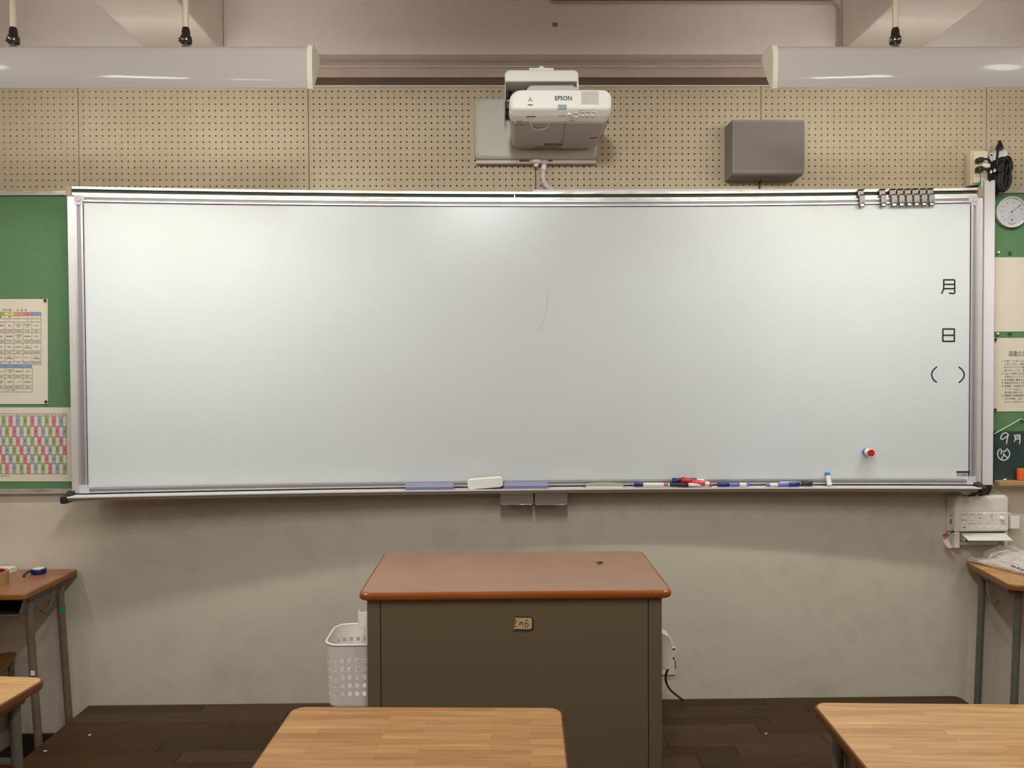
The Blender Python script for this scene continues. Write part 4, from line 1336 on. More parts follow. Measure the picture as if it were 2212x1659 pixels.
part(t, 'body', hull([outl(X0 + .004, X1 - .002, ZB - .001, ZT - .003, (.022, .022, .026, .034), -.3298),
                      outl(X0 + .006, X1 - .002, 2.374, ZT - .004, (.022, .022, .026, .034), -.22),
                      outl(X0 + .012, X1 - .006, 2.368, ZT - .006, (.024, .024, .026, .034), -.09),
                      outl(X0 + .022, X1 - .014, 2.368, ZT - .010, (.030, .030, .026, .034), -.068)]), 'pj_grey')
part(t, 'side_cover', G().add([(X1 - .006, -.335, ZB + .005), (X1 + .001, -.335, ZB + .03), (X1 + .001, -.335, ZT - .02), (X1 - .001, -.10, ZT - .03), (X1 - .001, -.10, 2.395), (X1 - .01, -.11, 2.372)],
                              [(0, 1, 4, 5), (1, 2, 3, 4)]), 'pj_white')
# lens hump on top
hp = [(0.062, 2.471), (0.092, 2.532), (0.104, 2.538), (0.245, 2.539), (0.256, 2.532), (0.276, 2.512), (0.335, 2.506), (0.362, 2.492), (0.372, 2.471)]
part(t, 'lens_hood', G().prism([(0.074, 2.470), (0.098, 2.511), (0.108, 2.516), (0.252, 2.517), (0.262, 2.511), (0.280, 2.496), (0.335, 2.491), (0.358, 2.481), (0.366, 2.470)], 'y', -.335, -.10, bev=.008), 'pj_grey')
pf = lambda px, py: at(px, py, -.4027)
g = G()
text_geo(g, 'EPSON', 13.2, lambda u, v: pf(1198 + u, 216.6 - v), 'LEFT', .022, .93)
part(t, 'front_lettering', g, 'ink')
a, c = pf(1256, 224.5), pf(1293, 197.5)
vt = part(t, 'vent_grille', G().box(a.x, c.x, -.4030, -.4022, a.z, c.z), 'vent')
g = G()
for k in range(17):
    x = a.x + (c.x - a.x) * k / 16
    g.box(x - .0007, x + .0007, -.4040, -.4031, a.z, c.z)
for k in range(13):
    z = a.z + (c.z - a.z) * k / 12
    g.box(a.x, c.x, -.4043, -.40405, z - .0007, z + .0007)
part(t, 'grille_bars', g, 'pj_white', vt, kind='stuff')
a, c = pf(1139, 221), pf(1153, 205)
bd = part(t, 'badge', G().box(a.x, c.x, -.4031, -.4022, a.z, c.z), 'er_white')
bf = lambda px, py: at(px, py, -.4034)
part(t, 'badge_print', G().strokes([[(1141.5, 217), (1150.5, 217)], [(1144, 213.8), (1147, 213.8)], [(1145, 211), (1145.5, 214)]], 1.5, bf), 'ink', bd)
part(t, 'front_mark', G().strokes([[(1141, 226.6), (1150, 226.6)]], 2.3, pf), 'ink')
a, c = pf(1205, 235), pf(1224, 226)
part(t, 'receiver_window', G().prism(rrect(a.x, c.x, a.z - .001, c.z, .001), 'y', -.4034, -.395), 'p_grey')
# bevel control panel print and buttons (on the underside of the front shell)
def bev_pt(px, py):                      # the lower bevel: from (y -.396, z 2.405) to (y -.355, z 2.383)
    d = ray(px, py)
    nrm = Vector((0, -.022, -.041)).normalized()
    p0 = Vector((0, -.382, 2.3935)) + nrm * .0022
    return CAM + d * ((p0 - CAM).dot(nrm) / d.dot(nrm))
bkeys = [(1231, 247), (1244, 243.5), (1244, 252.5), (1258, 240.8), (1270, 240.6), (1281.5, 240.4), (1258, 249.3), (1269, 249), (1279.5, 249)]
for px, py in bkeys:
    q = bev_pt(px, py)
    part(t, 'button', G().rbox(q.x - .0045, q.x + .0045, q.y - .002, q.y + .002, q.z - .0014, q.z + .0022, .0007, 1), 'pj_white')
q = bev_pt(1228, 245)
part(t, 'indicator_lamp', G().lathe(q, q + Vector((0, -.5, -.8)), [(0, .0016), (.002, .001)], 8), 'led_b')
g = G().strokes([[(1137, 252), (1139.5, 252)], [(1141, 252), (1146, 252)], [(1147.5, 252), (1156, 252)]], 2.0, bev_pt)
g.strokes([[(1206, 250.3), (1210, 250.3)], [(1212, 250.3), (1223, 250.3)], [(1227, 256), (1228, 257)], [(1234, 255), (1236, 258)], [(1229, 261), (1240, 261)], [(1252, 238.5), (1260, 238.5)], [(1266, 238.3), (1274, 238.3)], [(1278, 238), (1284, 238)]], 1.0, bev_pt)
part(t, 'control_print', g, 'ink')
def und_pt(px, py):                      # underside, sloping gently up towards the wall
    d = ray(px, py)
    nrm = Vector((0, -.014, -.24)).normalized()
    p0 = Vector((0, -.22, 2.3740)) + nrm * .0012
    return CAM + d * ((p0 - CAM).dot(nrm) / d.dot(nrm))
part(t, 'underside_lettering', text_geo(G(), 'EPSON', 9.6, lambda u, v: und_pt(1176 + u, 314.6 - v * .48), 'LEFT', .035, 1.28), 'ink')
g = G()
g.strokes([[(1274, 299.5), (1279, 299)], [(1281, 299), (1290, 298.5)]], 1.3, und_pt)
g.strokes([[(1116, 261.5), (1128, 261.2)], [(1116, 265.5), (1142, 265)], [(1107, 271), (1110, 271)], [(1112, 270.6), (1118, 270.6)], [(1123, 270), (1131, 270)], [(1106, 262), (1111, 266)]], .9, und_pt)
g.strokes([[(1154, 317.8), (1210, 317.2)], [(1210, 317.2), (1209, 324.5)], [(1154, 317.8), (1153.5, 324.5)], [(1160, 319.8), (1178, 319.5)], [(1156, 322.3), (1178, 322)], [(1182, 320), (1204, 319.8)]], .8, und_pt)
part(t, 'underside_print', g, 'ink_grey')
part(t, 'cover_seam', G().strokes([[(1222, 262), (1217, 290), (1212.5, 325)]], .8, und_pt), 'ink_grey')
part(t, 'finger_recess', G().strokes([[(1147, 263), (1147.5, 271), (1150, 276), (1156, 279.5), (1172, 279.3), (1180, 276), (1184.5, 270), (1186, 262)]], 3.6, und_pt), 'pj_white')

# wall mount of the projector
t = thing('projector_mount', 'white wall bracket and cover plate holding the projector', 'bracket', (0.13, -.03, 2.33))
a = at(1024.5, 347, -.055); c = at(1291, 209, -.055)
part(t, 'cover_plate', G().prism(rrect(a.x, c.x, a.z + .004, c.z, (.024, .024, .018, .024)), 'y', -.058, -.0135, bev=.014), 'mount')
part(t, 'plate_base', G().prism(rrect(a.x + .006, c.x - .004, a.z - .008, a.z + .0038, .003), 'y', -.044, -.0135), 'pj_grey')
sx_ = at(1157.5, 335, -.058).x
part(t, 'plate_seam', G().box(sx_ - .0006, sx_ + .0006, -.0584, -.057, a.z + .005, a.z + .075), 'pj_grey')
for px0, px1 in ((1122, 1143), (1184, 1194)):
    q0 = at(px0, 350, -.046); q1 = at(px1, 344, -.046)
    part(t, 'cable_opening', G().box(q0.x, q1.x, -.0465, -.0441, q0.z + .002, q1.z), 'trim_brown')
a = at(1090.5, 187, -.30); c = at(1250, 150.5, -.30)
zlow = at(1100, 176, -.30).z
part(t, 'arm_cover', G().prism(rrect(a.x, c.x, zlow, c.z, (.004, .004, .018, .018)), 'y', -.30, -.0135, bev=.005), 'pj_white')
part(t, 'arm_side', G().rbox(c.x - .006, c.x, -.298, -.0135, zlow - .030, zlow + .001, .001, 1), 'pj_white')
part(t, 'arm_side', G().rbox(a.x, a.x + .0035, -.285, -.0135, zlow - .060, zlow + .001, .001, 1), 'pj_grey')
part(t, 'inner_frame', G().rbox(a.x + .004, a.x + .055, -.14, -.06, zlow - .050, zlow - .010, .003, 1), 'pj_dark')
part(t, 'adjusting_bolt', G().cyl((a.x + .020, -.20, zlow - .002), (a.x + .020, -.20, zlow - .045), .006, 10), 'chrome')
part(t, 'adjusting_bracket', G().rbox(a.x + .006, a.x + .048, -.215, -.185, zlow - .040, zlow - .034, .001, 1).rbox(a.x + .034, a.x + .038, -.216, -.184, zlow - .034, zlow - .004, .001, 1), 'pj_grey')
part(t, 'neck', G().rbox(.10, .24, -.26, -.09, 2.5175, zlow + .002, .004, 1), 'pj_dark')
lid0 = at(1143, 151.5, -.29); lid1 = at(1196, 148.6, -.29)
part(t, 'top_clip', G().rbox(lid0.x, lid1.x, -.296, -.25, c.z + .0002, lid1.z + .0015, .001, 1).lathe(((lid0.x + lid1.x) / 2, -.297, c.z + .003), ((lid0.x + lid1.x) / 2, -.26, c.z + .003), [(0, .011), (.04, .011)], 14), 'er_white')
# cable gland and flexible hose below the mount
q = at(1158, 350, -.036)
t = thing('cable_gland', 'white round cable gland under the projector mount', 'gland', (q.x, -.03, q.z - .01))
zt2 = a.z
zz1 = at(1158, 347.5, -.036).z
GND = zz1
part(t, 'flange', G().lathe((q.x, -.042, zz1), (q.x, -.042, 0), [(0, .0175), (.003, .0190), (.010, .0190), (.012, .017)], 24), 'white_plastic')
part(t, 'stem', G().lathe((q.x, -.042, zz1 - .0122), (q.x, -.042, 0), [(0, .0085), (.010, .0085), (.012, .007)], 16), 'white_plastic')
hs = [(1177.5, 343, -.036), (1175.5, 355, -.034), (1173.8, 367, -.033), (1173, 380, -.033), (1174.5, 391, -.033), (1179, 400, -.033), (1186, 407, -.033), (1196, 411.0, -.033)]
hp_ = [at(*p) for p in hs]
t = thing('flexible_hose', 'milky ribbed cable hose curving from the projector mount to the raceway', 'hose', hp_[-1])
fine = []
for i in range(len(hp_) - 1):
    for k in range(6):
        fine.append(hp_[i].lerp(hp_[i + 1], k / 6))
for _ in range(3):
    fine = [fine[0]] + [(fine[i - 1] + fine[i] * 2 + fine[i + 1]) / 4 for i in range(1, len(fine) - 1)] + [fine[-1]]
part(t, 'sleeve', G().tube(fine, .0092, 12), 'hose')
gg = G()
for i in range(1, len(fine) - 1, 2):
    d = (fine[i + 1] - fine[i - 1]).normalized()
    gg.lathe(fine[i] - d * .0008, fine[i] + d * .001, [(0, .0094), (.0008, .0101), (.0016, .0094)], 12)
part(t, 'ribs', gg, 'hose', kind='stuff')
tp = at(1173.5, 364, -.033)
part(t, 'tape_wrap', G().tube([at(1175.2, 357, -.0335), at(1173.9, 366, -.033)], .0112, 12), 'post')

# ================================================================== SPEAKER
a = at(1583, 376, -.120); c = at(1738, 257, -.120)
t = thing('wall_speaker', 'grey box loudspeaker on the perforated wall right of the projector', 'speaker', ((a.x + c.x) / 2, -.06, a.z))
zt_s, zb_s = c.z, a.z
# slightly drooping cabinet with rounded lower edge
def spk(d):
    return rrect(a.x, c.x, zb_s, zt_s, (.002, .002, .002, .002), 2)
prof = [(-.0135, zb_s - .004), (-.100, zb_s - .001), (-.112, zb_s + .004), (-.119, zb_s + .014), (-.119, zt_s - .013), (-.112, zt_s - .001), (-.0135, zt_s + .002)]
part(t, 'cabinet', G().prism(prof, 'x', a.x, c.x), 'sp_grey')
part(t, 'grille_cloth', G().box(a.x + .006, c.x - .001, -.1205, -.1192, zb_s + .0165, zt_s - .0125), 'sp_cloth')
part(t, 'corner_bead', G().tube([(a.x + .004, -.1195, zb_s + .015), (a.x + .004, -.1195, zt_s - .012)], .0014, 6), 'sp_grey')
q = at(1640, 398, -.018)
sc_ = [(q.x, -.040, zb_s - .003), (q.x, -.022, zb_s - .008), (q.x, -.0165, zb_s - .016), (q.x + .001, -.0165, 2.2195)]
solo('speaker_cable', 'short black cable dropping from under the speaker to the top rail', 'cable', G().tube(sc_, .0026, 7), 'black', (q.x, -.0165, 2.2195))

# ================================================================== CEILING-SIDE DETAILS
# conduit at the right inner corner
pp = [(1.05, -.092, 2.916), (1.262, -.092, 2.916), (1.277, -.092, 2.9115), (1.2885, -.092, 2.900), (1.293, -.092, 2.885), (1.293, -.092, 2.733)]
t = thing('conduit', 'thin painted conduit with a bend at the upper right corner of the lintel', 'conduit', (1.293, -.092, 2.733))
part(t, 'pipe', G().tube([(0.2, -.092, 2.916)] + pp, .0058, 8), 'trim_pale')
t = thing('corner_bead', 'pale narrow painted bead in the upper left corner where lintel meets beam', 'bead', (-1.036, -.09, 2.73))
part(t, 'strip', G().rbox(-1.0465, -1.0385, -.092, -.0855, 2.724, ZC - .002, .002, 1), 'white_paint')
q = at(1198.5, 53, -.086)
sc = lambda u, v: at(u, v, -.0862)
solo('paper_scrap', 'small torn scrap of brown paper stuck on the lintel above the projector', 'scrap',
     G().add([at(u, v, yq) for yq in (-.0866, -.0857) for u, v in ((1192.5, 49.5), (1205, 49), (1203.5, 57), (1198, 58.8), (1194, 56.5))],
             [(4, 3, 2, 1, 0), (5, 6, 7, 8, 9)] + [(i, (i + 1) % 5, 5 + (i + 1) % 5, 5 + i) for i in range(5)]), 'scrap', q)

# ================================================================== BOARD LAMPS
LY, LZ = -0.80, 2.337


def board_lamp(x0, x1, pipes, lbl):
    t = thing('board_lamp', lbl, 'lamp', ((x0 + x1) / 2, -.755, LZ))
    # closed hood profile in (y, z): outer skin then inner skin
    outer = [(-.800, 2.337), (-.8035, 2.352), (-.8055, 2.372), (-.8065, 2.396), (-.8060, 2.420), (-.8040, 2.438), (-.799, 2.450), (-.790, 2.4585), (-.776, 2.463), (-.758, 2.4645), (-.740, 2.4635), (-.724, 2.459), (-.714, 2.4515)]
    inner = []
    for i, p in enumerate(outer):
        a = Vector(outer[min(i + 1, len(outer) - 1)]) - Vector(outer[max(i - 1, 0)])
        n = Vector((a.y, -a.x)).normalized()
        inner.append((p[0] + n.x * .002, p[1] + n.y * .002))
    n = len(outer)
    g = G()
    g.m = 0
    vs = [(x, p[0], p[1]) for x in (x0, x1) for p in outer]
    g.add(vs, [(i, i + 1, n + i + 1, n + i) for i in range(n - 1)], True)
    g.m = 1
    vs = [(x, p[0], p[1]) for x in (x0, x1) for p in inner]
    g.add(vs, [(i, n + i, n + i + 1, i + 1) for i in range(n - 1)], True)
    g.m = 0
    for i in (0, n - 1):
        g.add([(x0, *outer[i]), (x1, *outer[i]), (x1, *inner[i]), (x0, *inner[i])], [(0, 1, 2, 3)])
    hd = part(t, 'hood', g, ['hood', 'hood_in'])
    capp = [(-.802, 2.333), (-.8075, 2.352), (-.810, 2.392), (-.8095, 2.424), (-.8075, 2.442), (-.802, 2.4545), (-.792, 2.463), (-.777, 2.467), (-.758, 2.4685), (-.738, 2.467), (-.722, 2.462), (-.711, 2.4525), (-.716, 2.438), (-.758, 2.376), (-.794, 2.334)]
    for xa, xb in ((x0 - .0135, x0 + .0015), (x1 - .0015, x1 + .0135)):
        part(t, 'end_cap', G().prism(capp, 'x', xa, xb), 'hood_cap')
    tb = part(t, 'tube_lamp', G().lathe((x0 + .02, -.752, 2.402), (x1 - .02, -.752, 2.402), [(0, .006), (.004, .0155), (x1 - x0 - .044, .0155), (x1 - x0 - .04, .006)], 12), 'tube')
    # the asymmetric reflector throws most of the tube's light down on to the board, and some up through the gap behind it
    for nm_, w_, tilt, (ly_, lz_), sy_, spr in (('reflector_light', REFLECTOR_W, -85, (-.752, 2.378), .045, 142), ('upper_gap_light', UPLIGHT_W, 50, (-.752, 2.4182), .004, 84)):
        ld = bpy.data.lights.new(nm_, 'AREA')
        ld.shape = 'RECTANGLE'
        ld.size, ld.size_y = x1 - x0 - .05, sy_
        ld.energy = w_
        ld.color = LAMP_COL
        ld.spread = math.radians(spr)
        lo = bpy.data.objects.new(nm_, ld)
        lo.location = ((x0 + x1) / 2, ly_, lz_)
        el = math.radians(tilt)                      # elevation of the beam, measured from straight at the wall
        lo.rotation_euler = Vector((0, -math.cos(el), -math.sin(el))).to_track_quat('Z', 'Y').to_euler()
        COL.objects.link(lo)
        lo.parent = tb
        lo.matrix_parent_inverse = Matrix.Translation((-t.location.x, -t.location.y, -t.location.z))
    for xs_ in (x0 + .0105, x1 - .0105):
        part(t, 'tube_socket', G().rbox(xs_ - .0085, xs_ + .0085, -.764, -.740, 2.388, 2.460, .002, 1), 'hood_cap')
    for px in pipes:
        pe = part(t, 'pendant_pipe', G().cyl((px, -.77, 2.520), (px, -.77, 2.7205 if False else (ZC - .004)), .0088, 12), 'pipe')
        jn = part(t, 'swivel_joint', G().lathe((px, -.77, 2.4735), (px, -.77, 3), [(0, .007), (.001, .0145), (.004, .0165), (.019, .0165), (.0225, .0150), (.0235, .0120), (.036, .0120), (.042, .0108), (.0475, .0092)], 16), 'chrome', pe)
        part(t, 'joint_ring', G().lathe((px, -.77, 2.4645), (px, -.77, 3), [(0, .0125), (.002, .0125), (.004, .006), (.0088, .006)], 14), 'chrome_l', pe)
        part(t, 'joint_screw', G().cyl((px - .0195, -.775, 2.484), (px - .0160, -.775, 2.484), .0055, 10), 'chrome_l', pe)


board_lamp(-1.776, -0.553, (-1.412, -0.914), 'left white hooded strip lamp hung in front of the board')
board_lamp(0.803, 2.027, (1.165, 1.664), 'right white hooded strip lamp hung in front of the board')

# ================================================================== LECTERN
LX0, LX1, LYF, LYB, LT = -0.405, 0.477, -0.905, -0.428, 0.900
t = thing('lectern', 'steel lectern with a mottled red brown top standing in the middle of the platform', 'lectern', ((LX0 + LX1) / 2, -.66, .2))
pl2 = rrect(LX0, LX1, LYF, LYB, .028, 6)


def slab(poly, z0, z1, r, nseg=3):
    """rounded-edge board from a plan outline: returns edge geometry and top geometry"""
    n = len(poly)
    cx = sum(p[0] for p in poly) / n; cy = sum(p[1] for p in poly) / n
    w = max(abs(p[0] - cx) for p in poly); h = max(abs(p[1] - cy) for p in poly)
    rings = []
    for k in range(nseg + 1):
        a = k / nseg * pi / 2
        ins = r * (1 - math.cos(a - pi / 2 + pi / 2)) if False else r * (1 - math.sin(a))
        rings.append((ins, z0 + r * (1 - math.cos(a))))
    for k in range(nseg + 1):
        a = k / nseg * pi / 2
        rings.append((r * (1 - math.cos(a)), z1 - r + r * math.sin(a)))
    def ring(ins, z): return [(cx + (p[0] - cx) * (1 - ins / w), cy + (p[1] - cy) * (1 - ins / h), z) for p in poly]
    ge = G()
    RR = [ring(*q) for q in rings]
    for A, B_ in zip(RR[:-1], RR[1:]):
        ge.add(A + B_, [(i, (i + 1) % n, n + (i + 1) % n, n + i) for i in range(n)], True)
    ge.add(RR[0], [list(range(n))[::-1]])
    gt_ = G().add(RR[-1], [list(range(n))])
    gt_.add([(p[0], p[1], z1 - .0004) for p in RR[-1]], [list(range(n))[::-1]])
    return ge, gt_


ge, gt_ = slab(pl2, LT - .0235, LT, .0085)
tp_ = part(t, 'top_lipping', ge, 'lect_edge')
part(t, 'top_surface', gt_, 'lect_top')
BXa, BXb, SXa, SXb = -.383, .449, -.346, .411
zt_l = LT - .0238
part(t, 'front_panel', G().rbox(SXa + .0012, SXb - .0012, -.885, -.865, .2045, zt_l, .001, 1), 'lect_body')
for xa, xb in ((BXa, SXa - .0008), (SXb + .0008, BXb)):
    part(t, 'side_panel', G().rbox(xa, xb, -.886, -.45, .2003, zt_l, .002, 1), 'lect_body')
part(t, 'back_shelf', G().box(SXa, SXb, -.864, -.47, .53, .548), 'lect_body')
part(t, 'seam_backing', G().box(SXa - .0005, SXb + .0005, -.8645, -.858, .205, zt_l - .001), 'gap')
# name plate
nf = lambda px, py: at(px, py, -.8868)
y_p = -.8862
poly = [nf(*p) for p in ((1110.5, 1330.5), (1147.5, 1330.8), (1153.8, 1336.5), (1153.8, 1357.5), (1147.5, 1363.5), (1109.2, 1363.3), (1109, 1352), (1112.5, 1339))]
npn = part(t, 'name_plate', G().prism([(p.x, p.z) for p in poly], 'y', -.8878, -.8852), 'plate_metal')
in1 = [at(px, py, -.888) for px, py in ((1112.4, 1332), (1147, 1332.4), (1152.3, 1337), (1152.3, 1357), (1147, 1362), (1110.4, 1361.8), (1110.2, 1352), (1112.8, 1339))]
part(t, 'plate_groove', G().prism([(p.x, p.z) for p in in1], 'y', -.8881, -.88785), 'gap', npn)
in2 = [at(px, py, -.8884) for px, py in ((1112.6, 1334.2), (1146, 1334.5), (1149.2, 1337), (1149.2, 1356), (1146, 1359.3), (1109.8, 1359), (1110.3, 1352), (1113, 1340))]
part(t, 'paper_label', G().prism([(p.x, p.z) for p in in2], 'y', -.8885, -.88815), 'card', npn)
lf = lambda u, v: at(1090 + u / 23.7, 1310 + v / 23.7, -.8888)
part(t, 'label_writing', G().strokes([[(545, 685), (580, 690), (603, 730), (590, 800), (550, 880), (515, 935)], [(490, 1030), (550, 1025), (605, 1020)],
                                      [(890, 800), (840, 790), (785, 830), (750, 890), (755, 945), (790, 950), (830, 900), (860, 835), (890, 800), (930, 850), (945, 920), (935, 990)],
                                      [(1200, 700), (1170, 680), (1115, 730), (1070, 830), (1055, 940), (1065, 1030), (1100, 1065), (1170, 1040), (1220, 970), (1215, 900), (1160, 870), (1085, 885)]], 30, lf), 'bug', npn)

# insect on the lectern
b0 = atz(1295, 1218.6, LT)
t = thing('insect', 'small dark insect standing on the right part of the lectern top', 'insect', (b0.x, b0.y, LT))
zb_ = LT + .0052
def bl(x): return (b0.x + x, b0.y, zb_)
part(t, 'body', G().lathe(bl(-.0075), bl(.012), [(0, .0012), (.002, .0024), (.004, .0026), (.0055, .0016), (.0065, .0028), (.0105, .0030), (.012, .0014), (.014, .0022), (.017, .0024), (.0195, .0006)], 10), 'bug')
for s_ in (-1, 1):
    part(t, 'wing', G().add([bl(-.001), (b0.x + .004, b0.y + s_ * .003, zb_ + .0032), (b0.x + .013, b0.y + s_ * .0045, zb_ + .0025), (b0.x + .011, b0.y + s_ * .001, zb_ + .003)], [(0, 1, 2, 3)]), 'bug_wing')
    for k, (x, dx) in enumerate(((-.003, -.005), (.0005, .001), (.004, .006))):
        part(t, 'leg', G().tube([(b0.x + x, b0.y + s_ * .0015, zb_ - .001), (b0.x + x + dx * .5, b0.y + s_ * .005, zb_ + .0008), (b0.x + x + dx, b0.y + s_ * .0085, LT + .0004)], .00045, 5), 'bug')
    part(t, 'antenna', G().tube([bl(-.0075), (b0.x - .010, b0.y + s_ * .002, zb_ + .002), (b0.x - .0125, b0.y + s_ * .003, zb_ - .001)], .0004, 5), 'bug')

# ================================================================== BASKET on the lectern's left side
bx0, bx1, by0, by1, bz0, bz1 = -.538, -.389, -.752, -.562, .505, .700
t = thing('hanging_basket', 'white plastic basket with square holes hung on the left side of the lectern', 'basket', ((bx0 + bx1) / 2, (by0 + by1) / 2, bz0))
# perimeter parameterised with cells; holes are real openings
RC = .045


def perim(n_per):
    """plan outline (rounded rectangle) resampled evenly"""
    pts = [Vector((p[0], p[1])) for p in rrect(bx0, bx1, by0, by1, (RC, RC * .6, RC * .6, RC), 10)]
    seg = [(pts[(i + 1) % len(pts)] - pts[i]).length for i in range(len(pts))]
    tot = sum(seg)
    out = []
    for k in range(n_per):
        d = tot * k / n_per
        i = 0
        while d > seg[i]:
            d -= seg[i]; i += 1
        out.append(pts[i].lerp(pts[(i + 1) % len(pts)], d / seg[i]))
    return out


NP = 27 * 4
pl_ = perim(NP)
cxb, cyb = (bx0 + bx1) / 2, (by0 + by1) / 2
zrows = [bz0 + .012, bz0 + .0520]
for k in range(5):
    zrows += [zrows[1] + k * .0215 + .0095, zrows[1] + k * .0215 + .0215]
zrows = [bz0 + .012, bz0 + .040]
z = bz0 + .040
for k in range(5):
    zrows.append(z + .0130); zrows.append(z + .0253); z += .0253
zrows.append(bz1 - .002)


def bk(i, z, thick=0.0):
    f_ = (z - bz0) / (bz1 - bz0)
    s_ = 1 - .06 * (1 - f_)
    p = pl_[i % NP]
    q = Vector((cxb + (p.x - cxb) * s_, cyb + (p.y - cyb) * s_, z))
    if thick:
        c_ = Vector((cxb - q.x, cyb - q.y, 0)); q += c_.normalized() * thick
    return q


g = G()
TH = .0022
for j in range(len(zrows) - 1):
    hole_row = (j >= 1 and j % 2 == 1 and j < len(zrows) - 2)
    for i in range(NP):
        hole = hole_row and (i % 4 in (1, 2))
        z0, z1 = zrows[j], zrows[j + 1]
        if not hole:
            g.add([bk(i, z0), bk(i + 1, z0), bk(i + 1, z1), bk(i, z1)], [(0, 1, 2, 3)], True)
            g.add([bk(i, z0, TH), bk(i + 1, z0, TH), bk(i + 1, z1, TH), bk(i, z1, TH)], [(3, 2, 1, 0)], True)
        else:
            g.add([bk(i, z0), bk(i + 1, z0), bk(i + 1, z0, TH), bk(i, z0, TH)], [(0, 1, 2, 3)])
            g.add([bk(i, z1), bk(i + 1, z1), bk(i + 1, z1, TH), bk(i, z1, TH)], [(3, 2, 1, 0)])
            if i % 4 == 1:
                g.add([bk(i, z0), bk(i, z1), bk(i, z1, TH), bk(i, z0, TH)], [(0, 1, 2, 3)])
            else:
                g.add([bk(i + 1, z0), bk(i + 1, z1), bk(i + 1, z1, TH), bk(i + 1, z0, TH)], [(3, 2, 1, 0)])
# rounded bottom
for k in range(4):
    a0, a1 = k / 4 * pi / 2, (k + 1) / 4 * pi / 2
    def bb(i, a):
        q = bk(i, bz0 + .012)
        ins = .012 * (1 - math.cos(a)); zz = bz0 + .012 - .012 * math.sin(a)
        c_ = Vector((cxb - q.x, cyb - q.y, 0)).normalized()
        q = q + c_ * ins; q.z = zz
        return q
    for i in range(NP):
        g.add([bb(i, a0), bb(i, a1), bb(i + 1, a1), bb(i + 1, a0)], [(0, 1, 2, 3)], True)
g.add([bb(i, pi / 2) for i in range(NP)], [list(range(NP))[::-1]])
part(t, 'basket_wall', g, 'basket')
part(t, 'rim', G().tube([bk(i, bz1) for i in range(0, NP, 2)], .0034, 8, True), 'basket')
hx = at(773.5, 1330, -.566).x
for x0h in (hx,):
    g = G()
    g.box(x0h, x0h + .030, -.566, -.563, bz1 - .01, bz1 + .040)
    g.box(x0h, x0h + .0025, -.5629, -.535, bz1 + .006, bz1 + .040)
    g.box(x0h + .0275, x0h + .030, -.5629, -.535, bz1 + .006, bz1 + .040)
    part(t, 'hook_box', g, 'basket')
part(t, 'hanger', G().box(-.3865, -.3837, -.70, -.60, bz1 - .005, bz1 + .05), 'basket')

# ================================================================== POWER TAP, OUTLET AND CORD right of the lectern
yt = -.73
xw = at(1450, 1400, yt).x
zt0, zt1 = at(1440, 1441, yt).z, at(1436, 1352, yt).z
t = thing('power_tap', 'white plastic power tap hung on the right side of the lectern', 'power strip', (.47, yt, zt0))
poly = [(.4505, zt0 + .003), (.453, zt0), (xw - .010, zt0), (xw - .003, zt0 + .005), (xw, zt0 + .012), (xw, zt1 - .045), (xw - .003, zt1 - .036), (xw - .012, zt1 - .022), (.458, zt1 - .004), (.4505, zt1)]
part(t, 'housing', G().prism(poly, 'y', yt - .022, yt + .022, bev=.004), 'white_plastic')
part(t, 'cord_grommet', G().rbox(xw - .016, xw - .006, yt - .006, yt + .006, zt0 - .007, zt0 - .0002, .001, 1), 'black')
a = at(1431, 1458.5, -.01); c = at(1459.5, 1399, -.01)
t2 = thing('wall_outlet', 'old cream wall outlet plate with dark holes low on the wall right of the lectern', 'outlet', ((a.x + c.x) / 2, -.005, a.z))
part(t2, 'plate', G().rbox(a.x - .01, c.x, -.010, -.0005, a.z, c.z, .002, 1), 'cream_plastic')
oy = -.0112
for nm, px0, px1, py0, py1 in (('upper_slot', 1449, 1457.7, 1400, 1404.5), ('socket_hole', 1453.5, 1457.5, 1420, 1425), ('edge_notch', 1458, 1460, 1427, 1444)):
    q0 = at(px0, py1, oy); q1 = at(px1, py0, oy)
    part(t2, nm, G().box(q0.x, q1.x, oy, -.0098, q0.z, q1.z), 'trim_brown')
cp = [Vector((xw - .011, yt, zt0 - .007)), at(1437.5, 1460, -.6), at(1439, 1475, -.45), at(1447, 1490, -.25), at(1459, 1500, -.12), at(1474, 1506.8, -.02)]
cp[-1].z = .2045
fine = []
for i in range(len(cp) - 1):
    for k in range(6):
        fine.append(cp[i].lerp(cp[i + 1], k / 6))
fine.append(cp[-1])
for _ in range(4):
    fine = [fine[0]] + [(fine[i - 1] + fine[i] * 2 + fine[i + 1]) / 4 for i in range(1, len(fine) - 1)] + [fine[-1]]
solo('black_cable', 'black power cable hanging from the power tap down to the platform', 'cord', G().tube(fine, .0038, 8), 'black', (cp[-1].x, cp[-1].y, .2005))


